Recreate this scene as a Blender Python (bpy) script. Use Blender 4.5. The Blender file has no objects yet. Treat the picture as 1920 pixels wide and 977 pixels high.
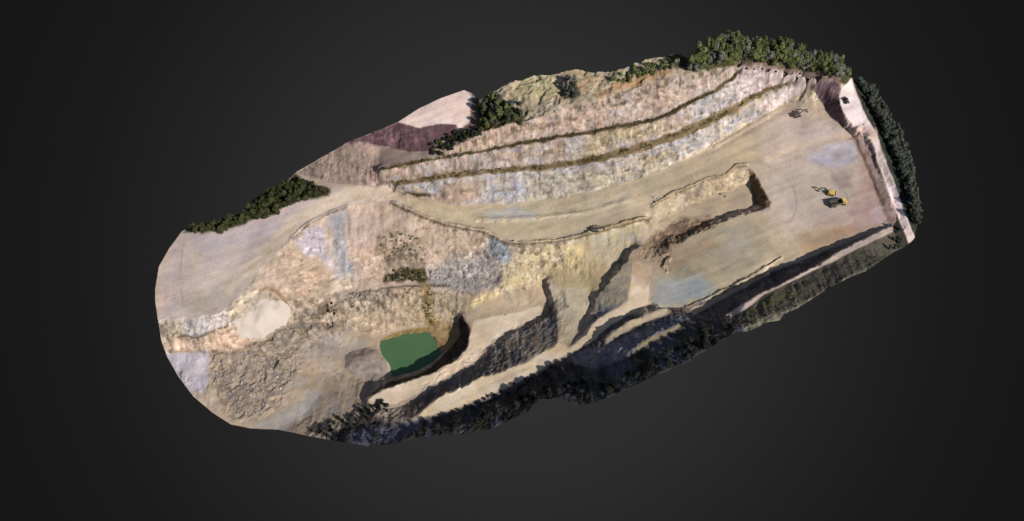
import bpy, bmesh, math, random
import numpy as np
from mathutils import Vector

# ------------------------------------------------------------------ camera, sky, sun, exposure
SC = bpy.context.scene
COL = SC.collection
PITCH, DIST, HFOV = math.radians(60), 790.0, math.radians(46)
cam_data = bpy.data.cameras.new('camera')
cam = bpy.data.objects.new('camera', cam_data)
COL.objects.link(cam)
cam.location = (0, -DIST * math.cos(PITCH), DIST * math.sin(PITCH))
cam.rotation_euler = (math.pi / 2 - PITCH, 0, 0)
cam_data.sensor_fit = 'HORIZONTAL'
cam_data.angle = HFOV
cam_data.clip_start, cam_data.clip_end = 1.0, 20000
SC.camera = cam

SUN_EL = math.radians(37)
SUN_AZ = math.atan2(-0.62, 0.78)                 # plan direction towards the sun (x right, y away)
EXPOSURE = 0.25
SC.view_settings.view_transform = 'Standard'
SC.view_settings.look = 'None'
SC.view_settings.exposure = EXPOSURE
SC.view_settings.gamma = 1

world = bpy.data.worlds.new('World')
SC.world = world
world.use_nodes = True
nt = world.node_tree
nt.nodes.clear()
N = nt.nodes.new
out = N('ShaderNodeOutputWorld')
sky = N('ShaderNodeTexSky'); sky.sky_type = 'NISHITA'; sky.sun_disc = False
sky.sun_elevation = SUN_EL
sky.sun_rotation = math.pi / 2 - SUN_AZ
bg_sky = N('ShaderNodeBackground'); bg_sky.inputs[1].default_value = 0.07
nt.links.new(sky.outputs[0], bg_sky.inputs[0])
# below the horizon: a dark grey studio void, softly brighter towards one fixed direction
tc = N('ShaderNodeTexCoord')
dot = N('ShaderNodeVectorMath'); dot.operation = 'DOT_PRODUCT'
dot.inputs[1].default_value = (0.0, math.cos(PITCH), -math.sin(PITCH))
nt.links.new(tc.outputs['Generated'], dot.inputs[0])
ac = N('ShaderNodeMath'); ac.operation = 'ARCCOSINE'
nt.links.new(dot.outputs['Value'], ac.inputs[0])
mr = N('ShaderNodeMapRange')
mr.inputs[1].default_value = 0.0; mr.inputs[2].default_value = 0.45
nt.links.new(ac.outputs[0], mr.inputs[0])
ramp = N('ShaderNodeValToRGB')
k = 2 ** -EXPOSURE
def grey(s):
    v = s / 255; v = ((v + .055) / 1.055) ** 2.4
    return (v * k, v * k, v * k, 1)
els = ramp.color_ramp.elements
els[0].position, els[0].color = 0.0, grey(52)
els[1].position, els[1].color = 1.0, grey(22)
for p, s in ((.39, 45), (.60, 35), (.76, 27.5), (.9, 24)):
    e = els.new(p); e.color = grey(s)
nt.links.new(mr.outputs[0], ramp.inputs[0])
bg_void = N('ShaderNodeBackground'); bg_void.inputs[1].default_value = 1.0
nt.links.new(ramp.outputs[0], bg_void.inputs[0])
sep = N('ShaderNodeSeparateXYZ'); nt.links.new(tc.outputs['Generated'], sep.inputs[0])
gt = N('ShaderNodeMath'); gt.operation = 'GREATER_THAN'; gt.inputs[1].default_value = 0.0
nt.links.new(sep.outputs[2], gt.inputs[0])
mx = N('ShaderNodeMixShader')
nt.links.new(gt.outputs[0], mx.inputs[0])
nt.links.new(bg_void.outputs[0], mx.inputs[1]); nt.links.new(bg_sky.outputs[0], mx.inputs[2])
nt.links.new(mx.outputs[0], out.inputs[0])

sun_data = bpy.data.lights.new('sun', 'SUN')
sun_data.energy = 5.0; sun_data.angle = math.radians(0.5); sun_data.color = (1.0, 0.955, 0.89)
sun = bpy.data.objects.new('sun', sun_data); COL.objects.link(sun)
sd = Vector((math.cos(SUN_AZ) * math.cos(SUN_EL), math.sin(SUN_AZ) * math.cos(SUN_EL), math.sin(SUN_EL)))
sun.rotation_euler = sd.to_track_quat('Z', 'Y').to_euler()
sun.location = sd * 900

# ------------------------------------------------------------------ survey: picture point + height -> place on the ground
W, H = 1920.0, 977.0
TH = math.tan(HFOV / 2)
CP = np.array(cam.location)
FW = np.array([0, math.cos(PITCH), -math.sin(PITCH)])
UP = np.array([0, math.sin(PITCH), math.cos(PITCH)])
def at(px, py, z):
    a = (np.asarray(px, float) - W / 2) / (W / 2) * TH
    b = (H / 2 - np.asarray(py, float)) / (W / 2) * TH
    dy = FW[1] + b * UP[1]; dz = FW[2] + b * UP[2]
    t = (np.asarray(z, float) - CP[2]) / dz
    return a * t + CP[0], dy * t + CP[1]
def proj(x, y, z):
    ry, rz = y - CP[1], z - CP[2]
    d = ry * FW[1] + rz * FW[2]
    return x / d / TH * (W / 2) + W / 2, H / 2 - (ry * UP[1] + rz * UP[2]) / d / TH * (W / 2)

rng = np.random.default_rng(7)
TAB = rng.random((64, 256, 256))
def vnoise(x, y, seed):
    t = TAB[seed % 64]
    xi = np.floor(x).astype(int); yi = np.floor(y).astype(int)
    fx, fy = x - xi, y - yi
    fx = fx * fx * (3 - 2 * fx); fy = fy * fy * (3 - 2 * fy)
    a, b = xi & 255, yi & 255
    a1, b1 = (a + 1) & 255, (b + 1) & 255
    return (t[a, b] * (1 - fx) + t[a1, b] * fx) * (1 - fy) + (t[a, b1] * (1 - fx) + t[a1, b1] * fx) * fy
def fbm(x, y, seed, octv=4, gain=.5):
    s = 0; a = 1; tot = 0
    for i in range(octv):
        s = s + a * vnoise(x * 2 ** i + 17.3 * i, y * 2 ** i + 5.1 * i, seed + i); tot += a; a *= gain
    return s / tot * 2 - 1
def cells(x, y, seed):
    """distance to the nearest jittered point and that cell's random value"""
    t, t2, t3 = TAB[seed % 64], TAB[(seed + 1) % 64], TAB[(seed + 2) % 64]
    xi = np.floor(x).astype(int); yi = np.floor(y).astype(int)
    best = np.full(np.shape(x), 9.0); val = np.zeros(np.shape(x))
    for i in (-1, 0, 1):
        for j in (-1, 0, 1):
            a, b = (xi + i), (yi + j)
            d = np.hypot(a + t[a & 255, b & 255] - x, b + t2[a & 255, b & 255] - y)
            m = d < best
            best = np.where(m, d, best); val = np.where(m, t3[a & 255, b & 255], val)
    return best, val

# ------------------------------------------------------------------ terrain survey lines (px, py, height in m)
OUTLINE = [(291,543,22),(298,500,22),(317,466,22),(341,434,22),(360,424,22),(400,415,23),(450,400,23),(470,378,24),(500,358,24),
    (530,346,24),(556,323,24),(600,297,30),(654,266,37),(705,246,42),(746,229,46),(786,203,47),(826,184,48),(870,169,48),(890,177,48),(903,190,49),
    (921,171,54),(961,154,57),(1004,140,58),(1041,143,58),(1060,136,60),(1084,129,61),(1103,132,60),(1152,134,58),(1189,120,58),(1213,110,58),
    (1241,106,58),(1268,102,57),(1290,110,56),(1321,103,55),(1339,92,54),(1363,84,54),(1381,86,53),(1434,93,50),(1470,102,46),(1513,114,40),(1544,124,35),
    (1575,135,28),(1600,148,20),(1626,163,11),(1648,190,8),(1670,228,6),(1688,266,5),(1703,300,4),(1709,338,3),(1716,374,3),(1722,408,4),
    (1715,446,12.6),(1704,459,12.4),(1676,473,14.5),(1658,484,22),(1627,507,27),(1587,523,30),(1544,547,32),(1495,578,34),(1470,590,34),(1461,601,34),(1440,604,34),(1402,622,37),(1380,622,38),
    (1347,642,40),(1283,682,41),(1215,710,41),(1163,734,40),(1126,752,34),(1100,758,30),(1082,760,27),(1064,753,24),(1052,744,22),(1020,748,20),(1002,757,18),
    (990,772,16),(923,803,13),(876,813,11),(840,813,10),(787,820,9),(740,830,8),(692,837,6),(650,830,4),(612,824,-4),(572,816,-10),(523,806,-15),
    (473,804,-15),(433,796,-13),(400,775,-12),(363,744,-8),(335,707,-3),(314,670,3),(304,643,10),(296,600,20),(291,565,22)]

LINES = [
 # left plateau and haul road edge
 [(430,578,22),(470,535,22),(500,490,22),(547,446,22),(575,421,21.5),(618,399,21),(650,386,20.5),(690,376,19.5),(735,380,18),(790,405,15.5),(850,424,13.5),(905,433,12.5),(955,456,12),(1010,455,11.5),(1060,450,11),(1110,437,11),(1165,420,10.8),(1215,408,10.5)],
 [(300,600,21),(350,598,21.5),(400,592,22),(430,578,22)],
 [(480,412,23),(545,388,23),(600,370,22.5),(640,357,22)],
 [(350,480,22),(420,470,22),(480,450,22)],
 [(330,560,22),(420,540,22)],
 [(308,640,12),(340,630,14.5),(365,634,14),(385,629,14),(405,620,14),(428,614,13),(445,608,13)],
 [(320,656,4),(390,660,1),(440,657,-1),(470,640,0)],
 [(340,700,0),(390,720,-4)],
 [(488,552,17),(505,545,17),(530,560,14)],
 [(432,606,13),(450,640,2),(500,632,1),(545,605,0),(560,590,0)],
 # floor of the lower pit
 [(400,690,-5),(450,720,-10),(520,760,-14)],
 [(500,680,-10),(560,690,-17),(600,740,-20),(560,790,-17)],
 [(560,620,-12),(590,640,-20),(640,650,-26),(700,650,-29)],
 [(640,700,-25),(690,715,-26),(690,740,-20),(650,780,-15)],
 [(600,790,-15),(640,800,-10)],
 # upper face toe and the middle bench
 [(555,585,3),(600,575,-4),(650,546,-7),(720,530,-8),(800,522,-9),(880,520,-9),(930,520,-8)],
 [(560,600,-2),(600,590,-6),(655,556,-8.5),(720,545,-9.5),(760,538,-9.5),(850,541,-10),(900,548,-9)],
 # mid slope of the upper face (gives it a break)
 [(600,480,9),(660,470,8),(720,470,7),(800,475,5),(880,470,4),(920,500,-3)],
 [(640,612,-23),(700,632,-28.5),(745,618,-28.5),(800,610,-28),(838,615,-27.5)],
 # pond bed
 [(724,665,-32.5),(770,650,-33.5),(806,645,-32.5)],
 [(738,690,-32.5),(770,675,-33.5)],
 [(716,650,-31.4),(718,643,-31.4),(755,633,-31.4),(798,628,-31.4),(809,637,-31.4),(820,657,-31.4),(822,664,-31.4)],
 [(716,651,-31.4),(732,677,-31.4),(741,698,-31.4)],
 [(743,699,-31.2),(768,694,-31.2),(800,677,-31.2),(822,665,-31.2)],
 [(707,650,-28.9),(712,636,-28.9),(754,624,-28.9),(802,619,-28.9),(816,631,-28.9),(829,654,-28.9),(832,662,-28.9)],
 [(707,652,-28.8),(722,678,-28.8),(730,702,-28.9)],
 [(731,708,-29.4),(768,702,-29.4),(804,685,-29.4),(832,664,-29.2)],
 [(840,640,-28),(852,650,-27.5),(860,625,-27),(858,605,-26)],
 # lower road and its embankment
 [(689,746,-13),(741,724,-13.5),(784,712,-14),(827,693,-14.5),(858,675,-14.5),(877,650,-14.5),(883,621,-15),(867,594,-16),(880,575,-15)],
 [(700,765,-13),(741,765,-13),(773,752,-13.2),(814,728,-13.7),(867,702,-14.2),(898,680,-14.2),(917,655,-14.2),(948,628,-13.7),(978,614,-13.2),(1009,597,-12.7),(1022,584,-12.2),(1030,560,-11),(1016,528,-10)],
 [(900,590,-14.5),(960,575,-13),(1000,570,-12.5)],
 [(890,570,-14),(930,556,-12),(975,545,-10),(1012,545,-10)],
 # slope between lower and upper ramps
 [(744,775,-9.5),(777,762,-9.5),(818,739,-9.7),(870,713,-10),(904,690,-9.8),(924,664,-9.6),(952,636,-9),(982,622,-8.6),(1012,605,-8),(1030,590,-7.5),(1040,566,-6.5),(1024,530,-5.5)],
 [(787,773,-3),(812,751,-3),(864,728,-2),(901,708,-1),(944,696,0),(987,681,1),(1024,656,2),(1045,644,2.5),(1053,612,-1),(1046,580,-4)],
 [(769,797,-3),(834,781,-2.5),(910,753,-1.5),(972,726,0),(1012,701,1.5),(1055,676,2.5),(1079,662,4)],
 # the ridge end and fan above the upper ramp
 [(935,533,-7),(975,519,-5),(1012,512,-3.5)],
 [(1060,545,-3),(1062,590,-2.5),(1057,635,1.5)],
 [(1104,575,-1.5),(1092,600,-1.5),(1072,642,1.5)],
 [(960,490,1),(1040,500,-1),(1090,520,-1),(1108,560,-1.2)],
 [(1194,454,6.5),(1184,462,4.5),(1172,471,4),(1168,484,3.5),(1153,491,3),(1152,504,2.5),(1139,510,2.2),(1140,521,2),(1128,528,1.8),(1127,539,1.5),(1112,556,.8),(1106,567,0)],
 # upper ramp, right arm up to the pit floor
 [(1072,651,3.5),(1088,634,4.5),(1122,597,7),(1163,574,8.5),(1180,560,9),(1187,521,9),(1190,491,9)],
 [(1081,661,4),(1128,624,7),(1138,619,7.4),(1178,593,8.4),(1215,571,9),(1220,537,9),(1224,515,9)],
 [(1200,460,9.4),(1191,468,9.2),(1180,477,9.1),(1176,491,9),(1164,497,8.8),(1160,511,8.4),(1147,516,7.8),(1147,528,7),(1136,534,6),(1134,545,5),(1119,561,3.6),(1112,573,2.6)],
 [(1180,500,9.2),(1165,540,8),(1140,575,6)],
 [(1112,602,.5),(1092,628,1)],
 # pit floor
 [(735,356,19.5),(800,374,16.5),(860,385,15),(960,381,13.5),(1060,369,12.5),(1160,346,12),(1250,312,11.5),(1320,280,11),(1400,232,10.5),(1465,196,10.5),(1498,186,11.5),(1508,172,15),(1514,162,18.5)],
 [(760,365,19),(850,403,14.5),(960,418,12.5),(1060,412,11.5),(1160,385,11)],
 [(1220,386,10.5),(1262,363,10.5),(1295,350,10.3),(1322,337,10.2),(1362,328,10),(1380,312,10),(1400,309,10),(1411,320,9.8),(1430,354,9.5),(1446,378,9.4),(1442,391,9.3),(1424,394,9.3),(1381,407,9.2),(1347,420,9.2),(1325,430,9.2),(1267,458,9),(1243,480,8.8)],
 [(1232,416,5.5),(1300,382,3),(1370,357,1.5),(1404,342,1.5),(1416,364,1.5),(1424,382,1.5),(1381,395,1.5),(1330,414,2),(1260,444,4.5),(1215,463,5.5)],
 [(1500,230,9.5),(1470,320,9),(1480,420,8.5),(1400,500,8)],
 [(1560,240,9.5),(1560,330,9),(1560,420,8.5)],
 [(1230,500,8.5),(1290,520,8),(1330,540,8)],
 # right bank
 [(1590,244,10),(1604,262,10),(1620,300,9.8),(1636,341,9.8),(1652,385,9.8),(1664,412,10)],
 [(1614,252,11.5),(1634,285,11.6),(1648,320,11.4),(1662,352,11.3),(1676,390,11.2),(1681,412,11.4)],
 [(1640,284,13.6),(1652,315,12),(1667,352,11.4),(1682,392,11),(1692,430,11)],
 # purple heap slope left of the pale road
 [(1518,160,19),(1531,180,14),(1545,198,11.5),(1556,214,10.2),(1580,238,10),(1592,240,11)],
 [(1576,167,22),(1574,180,21.5),(1579,206,20),(1588,224,18),(1598,232,16)],
 [(1597,152,21),(1620,206,19),(1647,255,16),(1657,292,14.8),(1675,335,13.6),(1694,387,13),(1713,444,12.8)],
 [(1605,240,17),(1633,261,16),(1645,296,14.4),(1673,381,12.8),(1698,441,12.6)],
 # lower right wall
 [(1668,428,10),(1640,436,9),(1612,449,8.5),(1556,470,8),(1495,496,8),(1440,522,7.8),(1400,541,7.8),(1360,560,8),(1310,586,8.5),(1290,592,9)],
 [(1330,560,8.2),(1290,576,8.6),(1240,581,9)],
 [(1674,421,14),(1633,441,15),(1575,471,18),(1526,502,22),(1464,533,24),(1418,554,25),(1384,579,25.5)],
 [(1676,432,14.5),(1618,462,17.5),(1556,493,20.5),(1495,521,23),(1434,551,25),(1403,576,25.5)],
 [(1250,575,15.5),(1178,600,16),(1131,636,13)],
 [(1258,588,15.8),(1190,616,16.3),(1146,647,14)],
 [(1270,606,26),(1200,642,27),(1186,656,26)],
 [(1278,614,26.5),(1206,652,27.5),(1192,666,26.5)],
 # terraces
 [(742,349,24),(822,338,24.5),(900,328,24.5),(1017,319,24.5),(1096,309,24.5),(1155,294,24.5),(1207,281,24.5),(1299,248,24.5),(1341,227,25),(1379,211,25),(1397,192,25),(1446,171,25),(1490,159,24),(1508,157,22)],
 [(730,340,24.5),(822,328,25),(900,317,25),(1017,308,25),(1096,298,25),(1155,283,25),(1207,270,25),(1299,237,25.5),(1341,215,25.5),(1379,199,25.5),(1397,181,25.5),(1446,161,25.5),(1490,151,25.5)],
 [(712,322,34),(770,310,36),(804,304,37),(860,294,38),(918,284,38.5),(1023,265,38.5),(1115,250,38.5),(1164,241,38.5),(1232,228,38.5),(1284,201,39),(1336,176,39),(1373,151,39),(1386,139,40)],
 [(708,314,34.5),(770,303,36.5),(804,297,37.5),(860,286,38.5),(918,275,39),(1023,257,39),(1115,242,39),(1164,233,39),(1232,220,39),(1284,193,39.5),(1336,167,39.5),(1373,143,40),(1384,132,41)],
 [(830,288,40),(870,268,46),(900,247,51),(980,228,53),(1060,205,54),(1120,187,55),(1190,165,55),(1260,145,55),(1310,135,53),(1380,122,49),(1440,127,43),(1500,137,37),(1540,144,32),(1575,153,28)],
 # tip of the upper left heap
 [(746,230,46),(786,239,46),(826,232,46.5),(856,234,46.5),(861,246,45),(881,230,47),(883,204,47.5),(874,174,48)],
 [(654,267,37),(687,268,36),(724,277,35),(761,284,36),(807,284,38.5),(828,266,41),(850,254,43)],
 [(556,326,23),(620,340,22),(690,348,21.5),(730,350,20.5)],
 [(900,205,48),(900,235,48)],
]
RIDGES = [ # line, height, half width
 ([(735,380,18),(790,405,15.5),(850,424,13.5),(905,433,12.5),(955,456,12),(1010,455,11.5),(1060,450,11),(1110,437,11),(1165,420,10.8),(1215,408,10.5)], 2.3, 1.4),
 ([(547,446,22),(575,421,21.5),(618,399,21),(650,386,20.5)], 1.0, 1.2),
 ([(1220,386,10.5),(1262,363,10.5),(1295,350,10.3),(1322,337,10.2),(1362,328,10),(1380,312,10),(1400,309,10)], 1.6, 1.2),
 ([(340,630,14.5),(365,634,14),(385,629,14),(405,620,14),(428,614,13)], 1.2, 1.2),
 ([(895,413,13),(950,411,12.5),(1010,409,12),(1100,398,11.6),(1180,374,11.2)], .9, 1.6),
 ([(1254,486,8.4),(1247,492,8.4),(1246,501,8.4),(1252,509,8.4)], 2.2, 1.3),
 ([(1340,276,11),(1400,240,11),(1440,218,11)], .8, 1.2),
 ([(1290,577,8.5),(1330,559,8),(1387,531,8),(1420,513,8),(1464,484,8)], 2.0, 1.3),
]

# ------------------------------------------------------------------ solve the height field
h = 0.55
ow = np.array([[*at(p[0], p[1], p[2]), p[2]] for p in OUTLINE])
x0, y0 = ow[:, 0].min() - 6, ow[:, 1].min() - 6
nx = int((ow[:, 0].max() + 6 - x0) / h) + 1
ny = int((ow[:, 1].max() + 6 - y0) / h) + 1
def world_line(pts):
    return np.array([[*at(p[0], p[1], p[2]), p[2]] for p in pts])
S = np.zeros((nx, ny)); Cn = np.zeros((nx, ny))
for L in [OUTLINE + OUTLINE[:1]] + LINES:
    wl = world_line(L)
    for a, b in zip(wl[:-1], wl[1:]):
        n = int(np.hypot(*(b - a)[:2]) / (h * .4)) + 2
        t = np.linspace(0, 1, n)[:, None]
        q = a + (b - a) * t
        i = np.clip(np.rint((q[:, 0] - x0) / h).astype(int), 0, nx - 1)
        j = np.clip(np.rint((q[:, 1] - y0) / h).astype(int), 0, ny - 1)
        np.add.at(S, (i, j), q[:, 2]); np.add.at(Cn, (i, j), 1)
def down(S, Cn):
    px, py = (-S.shape[0]) % 2, (-S.shape[1]) % 2
    S = np.pad(S, ((0, px), (0, py))); Cn = np.pad(Cn, ((0, px), (0, py)))
    f = lambda A: A[::2, ::2] + A[1::2, ::2] + A[::2, 1::2] + A[1::2, 1::2]
    return f(S), f(Cn)
pyr = [(S, Cn)]
for _ in range(6): pyr.append(down(*pyr[-1]))
Z = None
for lev in range(6, -1, -1):
    s, c = pyr[lev]
    m = c > 0
    v = np.where(m, s / np.maximum(c, 1), 0)
    if Z is None: Z = np.full(s.shape, v[m].mean())
    else:
        Z = np.repeat(np.repeat(Z, 2, 0), 2, 1)[:s.shape[0], :s.shape[1]]
    for it in range({6: 400, 5: 300, 4: 250, 3: 160, 2: 120, 1: 80, 0: 50}[lev]):
        Z[m] = v[m]
        P = np.pad(Z, 1, mode='edge')
        Z = .25 * (P[:-2, 1:-1] + P[2:, 1:-1] + P[1:-1, :-2] + P[1:-1, 2:])
    Z[m] = v[m]
for _ in range(3):
    P = np.pad(Z, 1, mode='edge')
    Z = .5 * Z + .125 * (P[:-2, 1:-1] + P[2:, 1:-1] + P[1:-1, :-2] + P[1:-1, 2:])
GX, GY = np.meshgrid(x0 + h * np.arange(nx), y0 + h * np.arange(ny), indexing='ij')

def seg_dist(x, y, pts, closed=False):
    """distance to a polyline and the parameter along it (0..1)"""
    P = np.asarray(pts, float)
    if closed: P = np.vstack([P, P[:1]])
    best = np.full(np.shape(x), 1e9); par = np.zeros(np.shape(x))
    for i, (a, b) in enumerate(zip(P[:-1], P[1:])):
        d = b - a; L2 = max(d @ d, 1e-9)
        t = np.clip(((x - a[0]) * d[0] + (y - a[1]) * d[1]) / L2, 0, 1)
        q = np.hypot(x - a[0] - t * d[0], y - a[1] - t * d[1])
        m = q < best
        best = np.where(m, q, best); par = np.where(m, (i + t) / (len(P) - 1), par)
    return best, par
def inside(x, y, pts):
    P = np.asarray(pts, float); r = np.zeros(np.shape(x), bool)
    for a, b in zip(P, np.roll(P, -1, 0)):
        if a[1] == b[1]: continue
        c = ((a[1] > y) != (b[1] > y)) & (x < (b[0] - a[0]) * (y - a[1]) / (b[1] - a[1]) + a[0])
        r ^= c
    return r

def sample(A, x, y):
    fx = np.clip((x - x0) / h, 0, nx - 1.01); fy = np.clip((y - y0) / h, 0, ny - 1.01)
    i, j = fx.astype(int), fy.astype(int); a, b = fx - i, fy - j
    return (A[i, j] * (1 - a) + A[i + 1, j] * a) * (1 - b) + (A[i, j + 1] * (1 - a) + A[i + 1, j + 1] * a) * b
Z = sample(Z, GX + 1.5 * fbm(GX / 7, GY / 7, 51, 4, .6), GY + 1.9 * fbm(GX / 7, GY / 7, 55, 4, .6))
for pts, hh, ww in RIDGES:
    wl = world_line(pts)[:, :2]
    bx = (GX > wl[:, 0].min() - 8) & (GX < wl[:, 0].max() + 8) & (GY > wl[:, 1].min() - 8) & (GY < wl[:, 1].max() + 8)
    d, _ = seg_dist(GX[bx] + .8 * fbm(GX[bx] / 5, GY[bx] / 5, 3), GY[bx], wl)
    Z[bx] += hh * np.exp(-(d / ww) ** 2) * (.75 + .5 * fbm(GX[bx] / 7, GY[bx] / 7, 9))

gx_, gy_ = np.gradient(Z, h)
SLOPE = np.hypot(gx_, gy_)
V2 = GY + 1.15 * Z                                 # runs up a face as well as across the floor, so patterns do not stretch
PX, PY = proj(GX, GY, Z)                           # survey coordinates of every ground point

def mask(pts, feather=3.0, jit=3.0, x=None, y=None, seed=0):
    """soft patch: polygon outline given in survey coordinates, with a ragged edge"""
    P = np.asarray(pts, float)
    m = np.zeros(PX.shape)
    e = feather + jit + 2
    bx = (PX > P[:, 0].min() - e) & (PX < P[:, 0].max() + e) & (PY > P[:, 1].min() - e) & (PY < P[:, 1].max() + e)
    if not bx.any(): return m
    qx, qy, wx, wy = PX[bx], PY[bx], GX[bx], GY[bx]
    qx = qx + jit * 1.6 * fbm(wx / 6, wy / 6, 11 + seed, 4); qy = qy + jit * 1.6 * fbm(wx / 6, wy / 6, 21 + seed, 4)
    d, _ = seg_dist(qx, qy, P, True)
    d = np.where(inside(qx, qy, P), d, -d)
    m[bx] = np.clip(d / (2 * feather) + .5, 0, 1)
    return m
def specks(m, size, thr, seed):
    return m * np.clip((fbm(GX / size, GY / size, seed, 4, .6) - thr) / .12, 0, 1)
def stroke(pts, width, feather=2.0, jit=2.0, seed=0):
    P = np.asarray(pts, float)[:, :2]
    wds = np.asarray(width, float) if np.ndim(width) else np.full(len(P), float(width))
    m = np.zeros(PX.shape); e = wds.max() + feather + jit + 2
    bx = (PX > P[:, 0].min() - e) & (PX < P[:, 0].max() + e) & (PY > P[:, 1].min() - e) & (PY < P[:, 1].max() + e)
    qx, qy, wx, wy = PX[bx], PY[bx], GX[bx], GY[bx]
    qx = qx + jit * 1.6 * fbm(wx / 5, wy / 5, 31 + seed, 4); qy = qy + jit * 1.6 * fbm(wx / 5, wy / 5, 41 + seed, 4)
    d, t = seg_dist(qx, qy, P)
    w = np.interp(t, np.linspace(0, 1, len(P)), wds) / 2
    m[bx] = np.clip((w - d) / (2 * feather) + .5, 0, 1)
    return m

# ------------------------------------------------------------------ ground relief detail
RUBBLE = mask([(395,655),(450,655),(500,640),(545,605),(560,588),(600,575),(625,585),(600,610),(570,640),(565,690),(545,720),(520,770),(470,790),(430,780),(390,735)], 8, 6)
GREYROCK = .6 * mask([(790,505),(850,500),(930,495),(945,520),(920,545),(860,552),(800,535)], 14, 6)
REDROCK = mask([(1196,470),(1235,432),(1270,412),(1330,405),(1340,424),(1290,445),(1262,462),(1236,492),(1200,492)], 5, 5)
WALLROCK = mask([(780,740),(820,690),(900,650),(960,610),(1035,580),(1046,640),(1000,670),(940,692),(860,726),(790,765)], 5, 4)
LEDGEROCK = mask([(640,560),(655,545),(720,543),(757,535),(800,535),(810,560),(740,575),(680,585),(650,580)], 5, 4)
UPHILL = mask([(905,190),(918,155),(1004,120),(1084,108),(1189,95),(1268,90),(1320,110),(1310,135),(1260,145),(1120,187),(980,228),(900,245)], 4, 3)
ROADM = np.maximum.reduce([mask([(1578,168),(1596,148),(1618,206),(1645,255),(1656,292),(1674,335),(1693,387),(1715,446),(1704,459),(1698,440),(1673,381),(1645,296),(1633,263),(1600,242),(1578,206),(1573,182)], 2, 0),
    stroke([(1676,426),(1625,452),(1565,482),(1510,512),(1450,542),(1390,580)], 16, 2, 0), stroke([(695,750),(741,740),(798,726),(845,706),(876,678),(897,650),(916,620),(960,595)], 24, 3, 0),
    stroke([(780,783),(870,745),(960,704),(1040,664),(1120,610),(1190,572),(1204,520)], 26, 3, 0), stroke([(1140,640),(1186,608),(1254,582)], 12, 2, 0), stroke([(1190,661),(1203,647),(1274,610)], 9, 2, 0)])
rock = np.clip((SLOPE - .5) / .4, 0, 1) * (1 - .85 * ROADM)
cc, cx = cells(GX / 3.6, V2 / 3.0, 23)
ca, cv = cells(GX / 2.2, GY / 2.2, 3)
cb, cw = cells(GX / 5.2, GY / 5.2, 13)
UA_, VA_ = GX * .8 + GY * .6, -GX * .6 + GY * .8
D = .09 * fbm(GX / 7, GY / 7, 1, 5) + .25 * fbm(GX / 40, GY / 40, 5, 3)
D += (.14 + .86 * rock) * (1 - .85 * ROADM) * np.clip(SLOPE / .3, 0, 1) * (1.0 * fbm(GX / 6, GY / 6, 2, 5, .55) + .5 * (cw - .5) + .3 * (cv - .5) + .9 * (cx - .5) + .5 * fbm(GX / 4, V2 / 3, 28, 4))
D += .9 * np.clip((SLOPE - .15) / .3, 0, 1) * (1 - ROADM) * (1 - UPHILL) * fbm(GX / 3.6, V2 / 20, 58, 3)
D += RUBBLE * (1.0 * (cw - .4) + 1.0 * (.6 - ca) * cv + .9 * fbm(UA_ / 3.6, VA_ / 2.2, 8, 4))
D += (GREYROCK + REDROCK + .6 * WALLROCK + LEDGEROCK) * (1.0 * (.6 - ca) * cv + .8 * (cw - .5) + .7 * fbm(GX / 2.5, GY / 2.5, 8, 4))
D += UPHILL * (5.0 * fbm(GX / 16, GY / 16, 6, 5, .6) + 1.4 * (cw - .5))
BANK = mask([(1606,256),(1640,280),(1690,412),(1705,462),(1660,480),(1640,400),(1610,300)], 4, 0)
D *= 1 - .7 * BANK
water_guard = mask([(698,640),(750,612),(806,606),(840,650),(838,672),(806,696),(730,718),(708,680)], 3, 0)
ZG = Z + D * (1 - .85 * water_guard)
PX2, PY2 = PX, PY

# ------------------------------------------------------------------ ground colours (soil, rock, scrub): surface colours
def lin(c):
    c = np.asarray(c, float) / 255
    return np.where(c <= .04045, c / 12.92, ((c + .055) / 1.055) ** 2.4)
FLAT, FACE = 0.75, 0.64
def palette(cols, k, scale, seed, sharp=7, stretch=1.0, w=(slice(None), slice(None))):
    f = [np.exp(sharp * fbm(GX[w] / scale, V2[w] / scale * stretch, seed + 3 * i, 4, .6)) for i in range(len(cols))]
    tot = sum(f)
    return sum((fi / tot)[..., None] * (lin(c) * k) for fi, c in zip(f, cols))
ALB = palette([(165,148,132),(158,142,124),(172,154,138)], FLAT, 14, 1)
REG = np.zeros((nx, ny), int)
REGNAMES = ['ground']
def paint(m, cols, k=FLAT, scale=10, seed=1, sharp=7, region=None, amt=1.0, stretch=1.0):
    global ALB
    if isinstance(cols[0], (int, float)): cols = [cols, tuple(v * .93 for v in cols), (min(255, cols[0] * 1.05), cols[1] * 1.04, cols[2] * 1.0)]
    ix = np.where(m.any(1))[0]; iy = np.where(m.any(0))[0]
    if len(ix) == 0: return
    w = (slice(ix[0], ix[-1] + 1), slice(iy[0], iy[-1] + 1))
    c = palette(cols, k, scale, seed, sharp, stretch, w)
    mm = (m[w] * amt)[..., None]
    ALB[w] = ALB[w] * (1 - mm) + c * mm
    if region:
        REGNAMES.append(region); REG[m > .5] = len(REGNAMES) - 1

PINK = [(188,162,148),(170,150,134),(200,176,164),(160,140,124),(176,166,164)]
GREYBLUE = [(164,163,172),(182,172,166),(172,152,130),(150,146,150),(196,188,184)]
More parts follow.
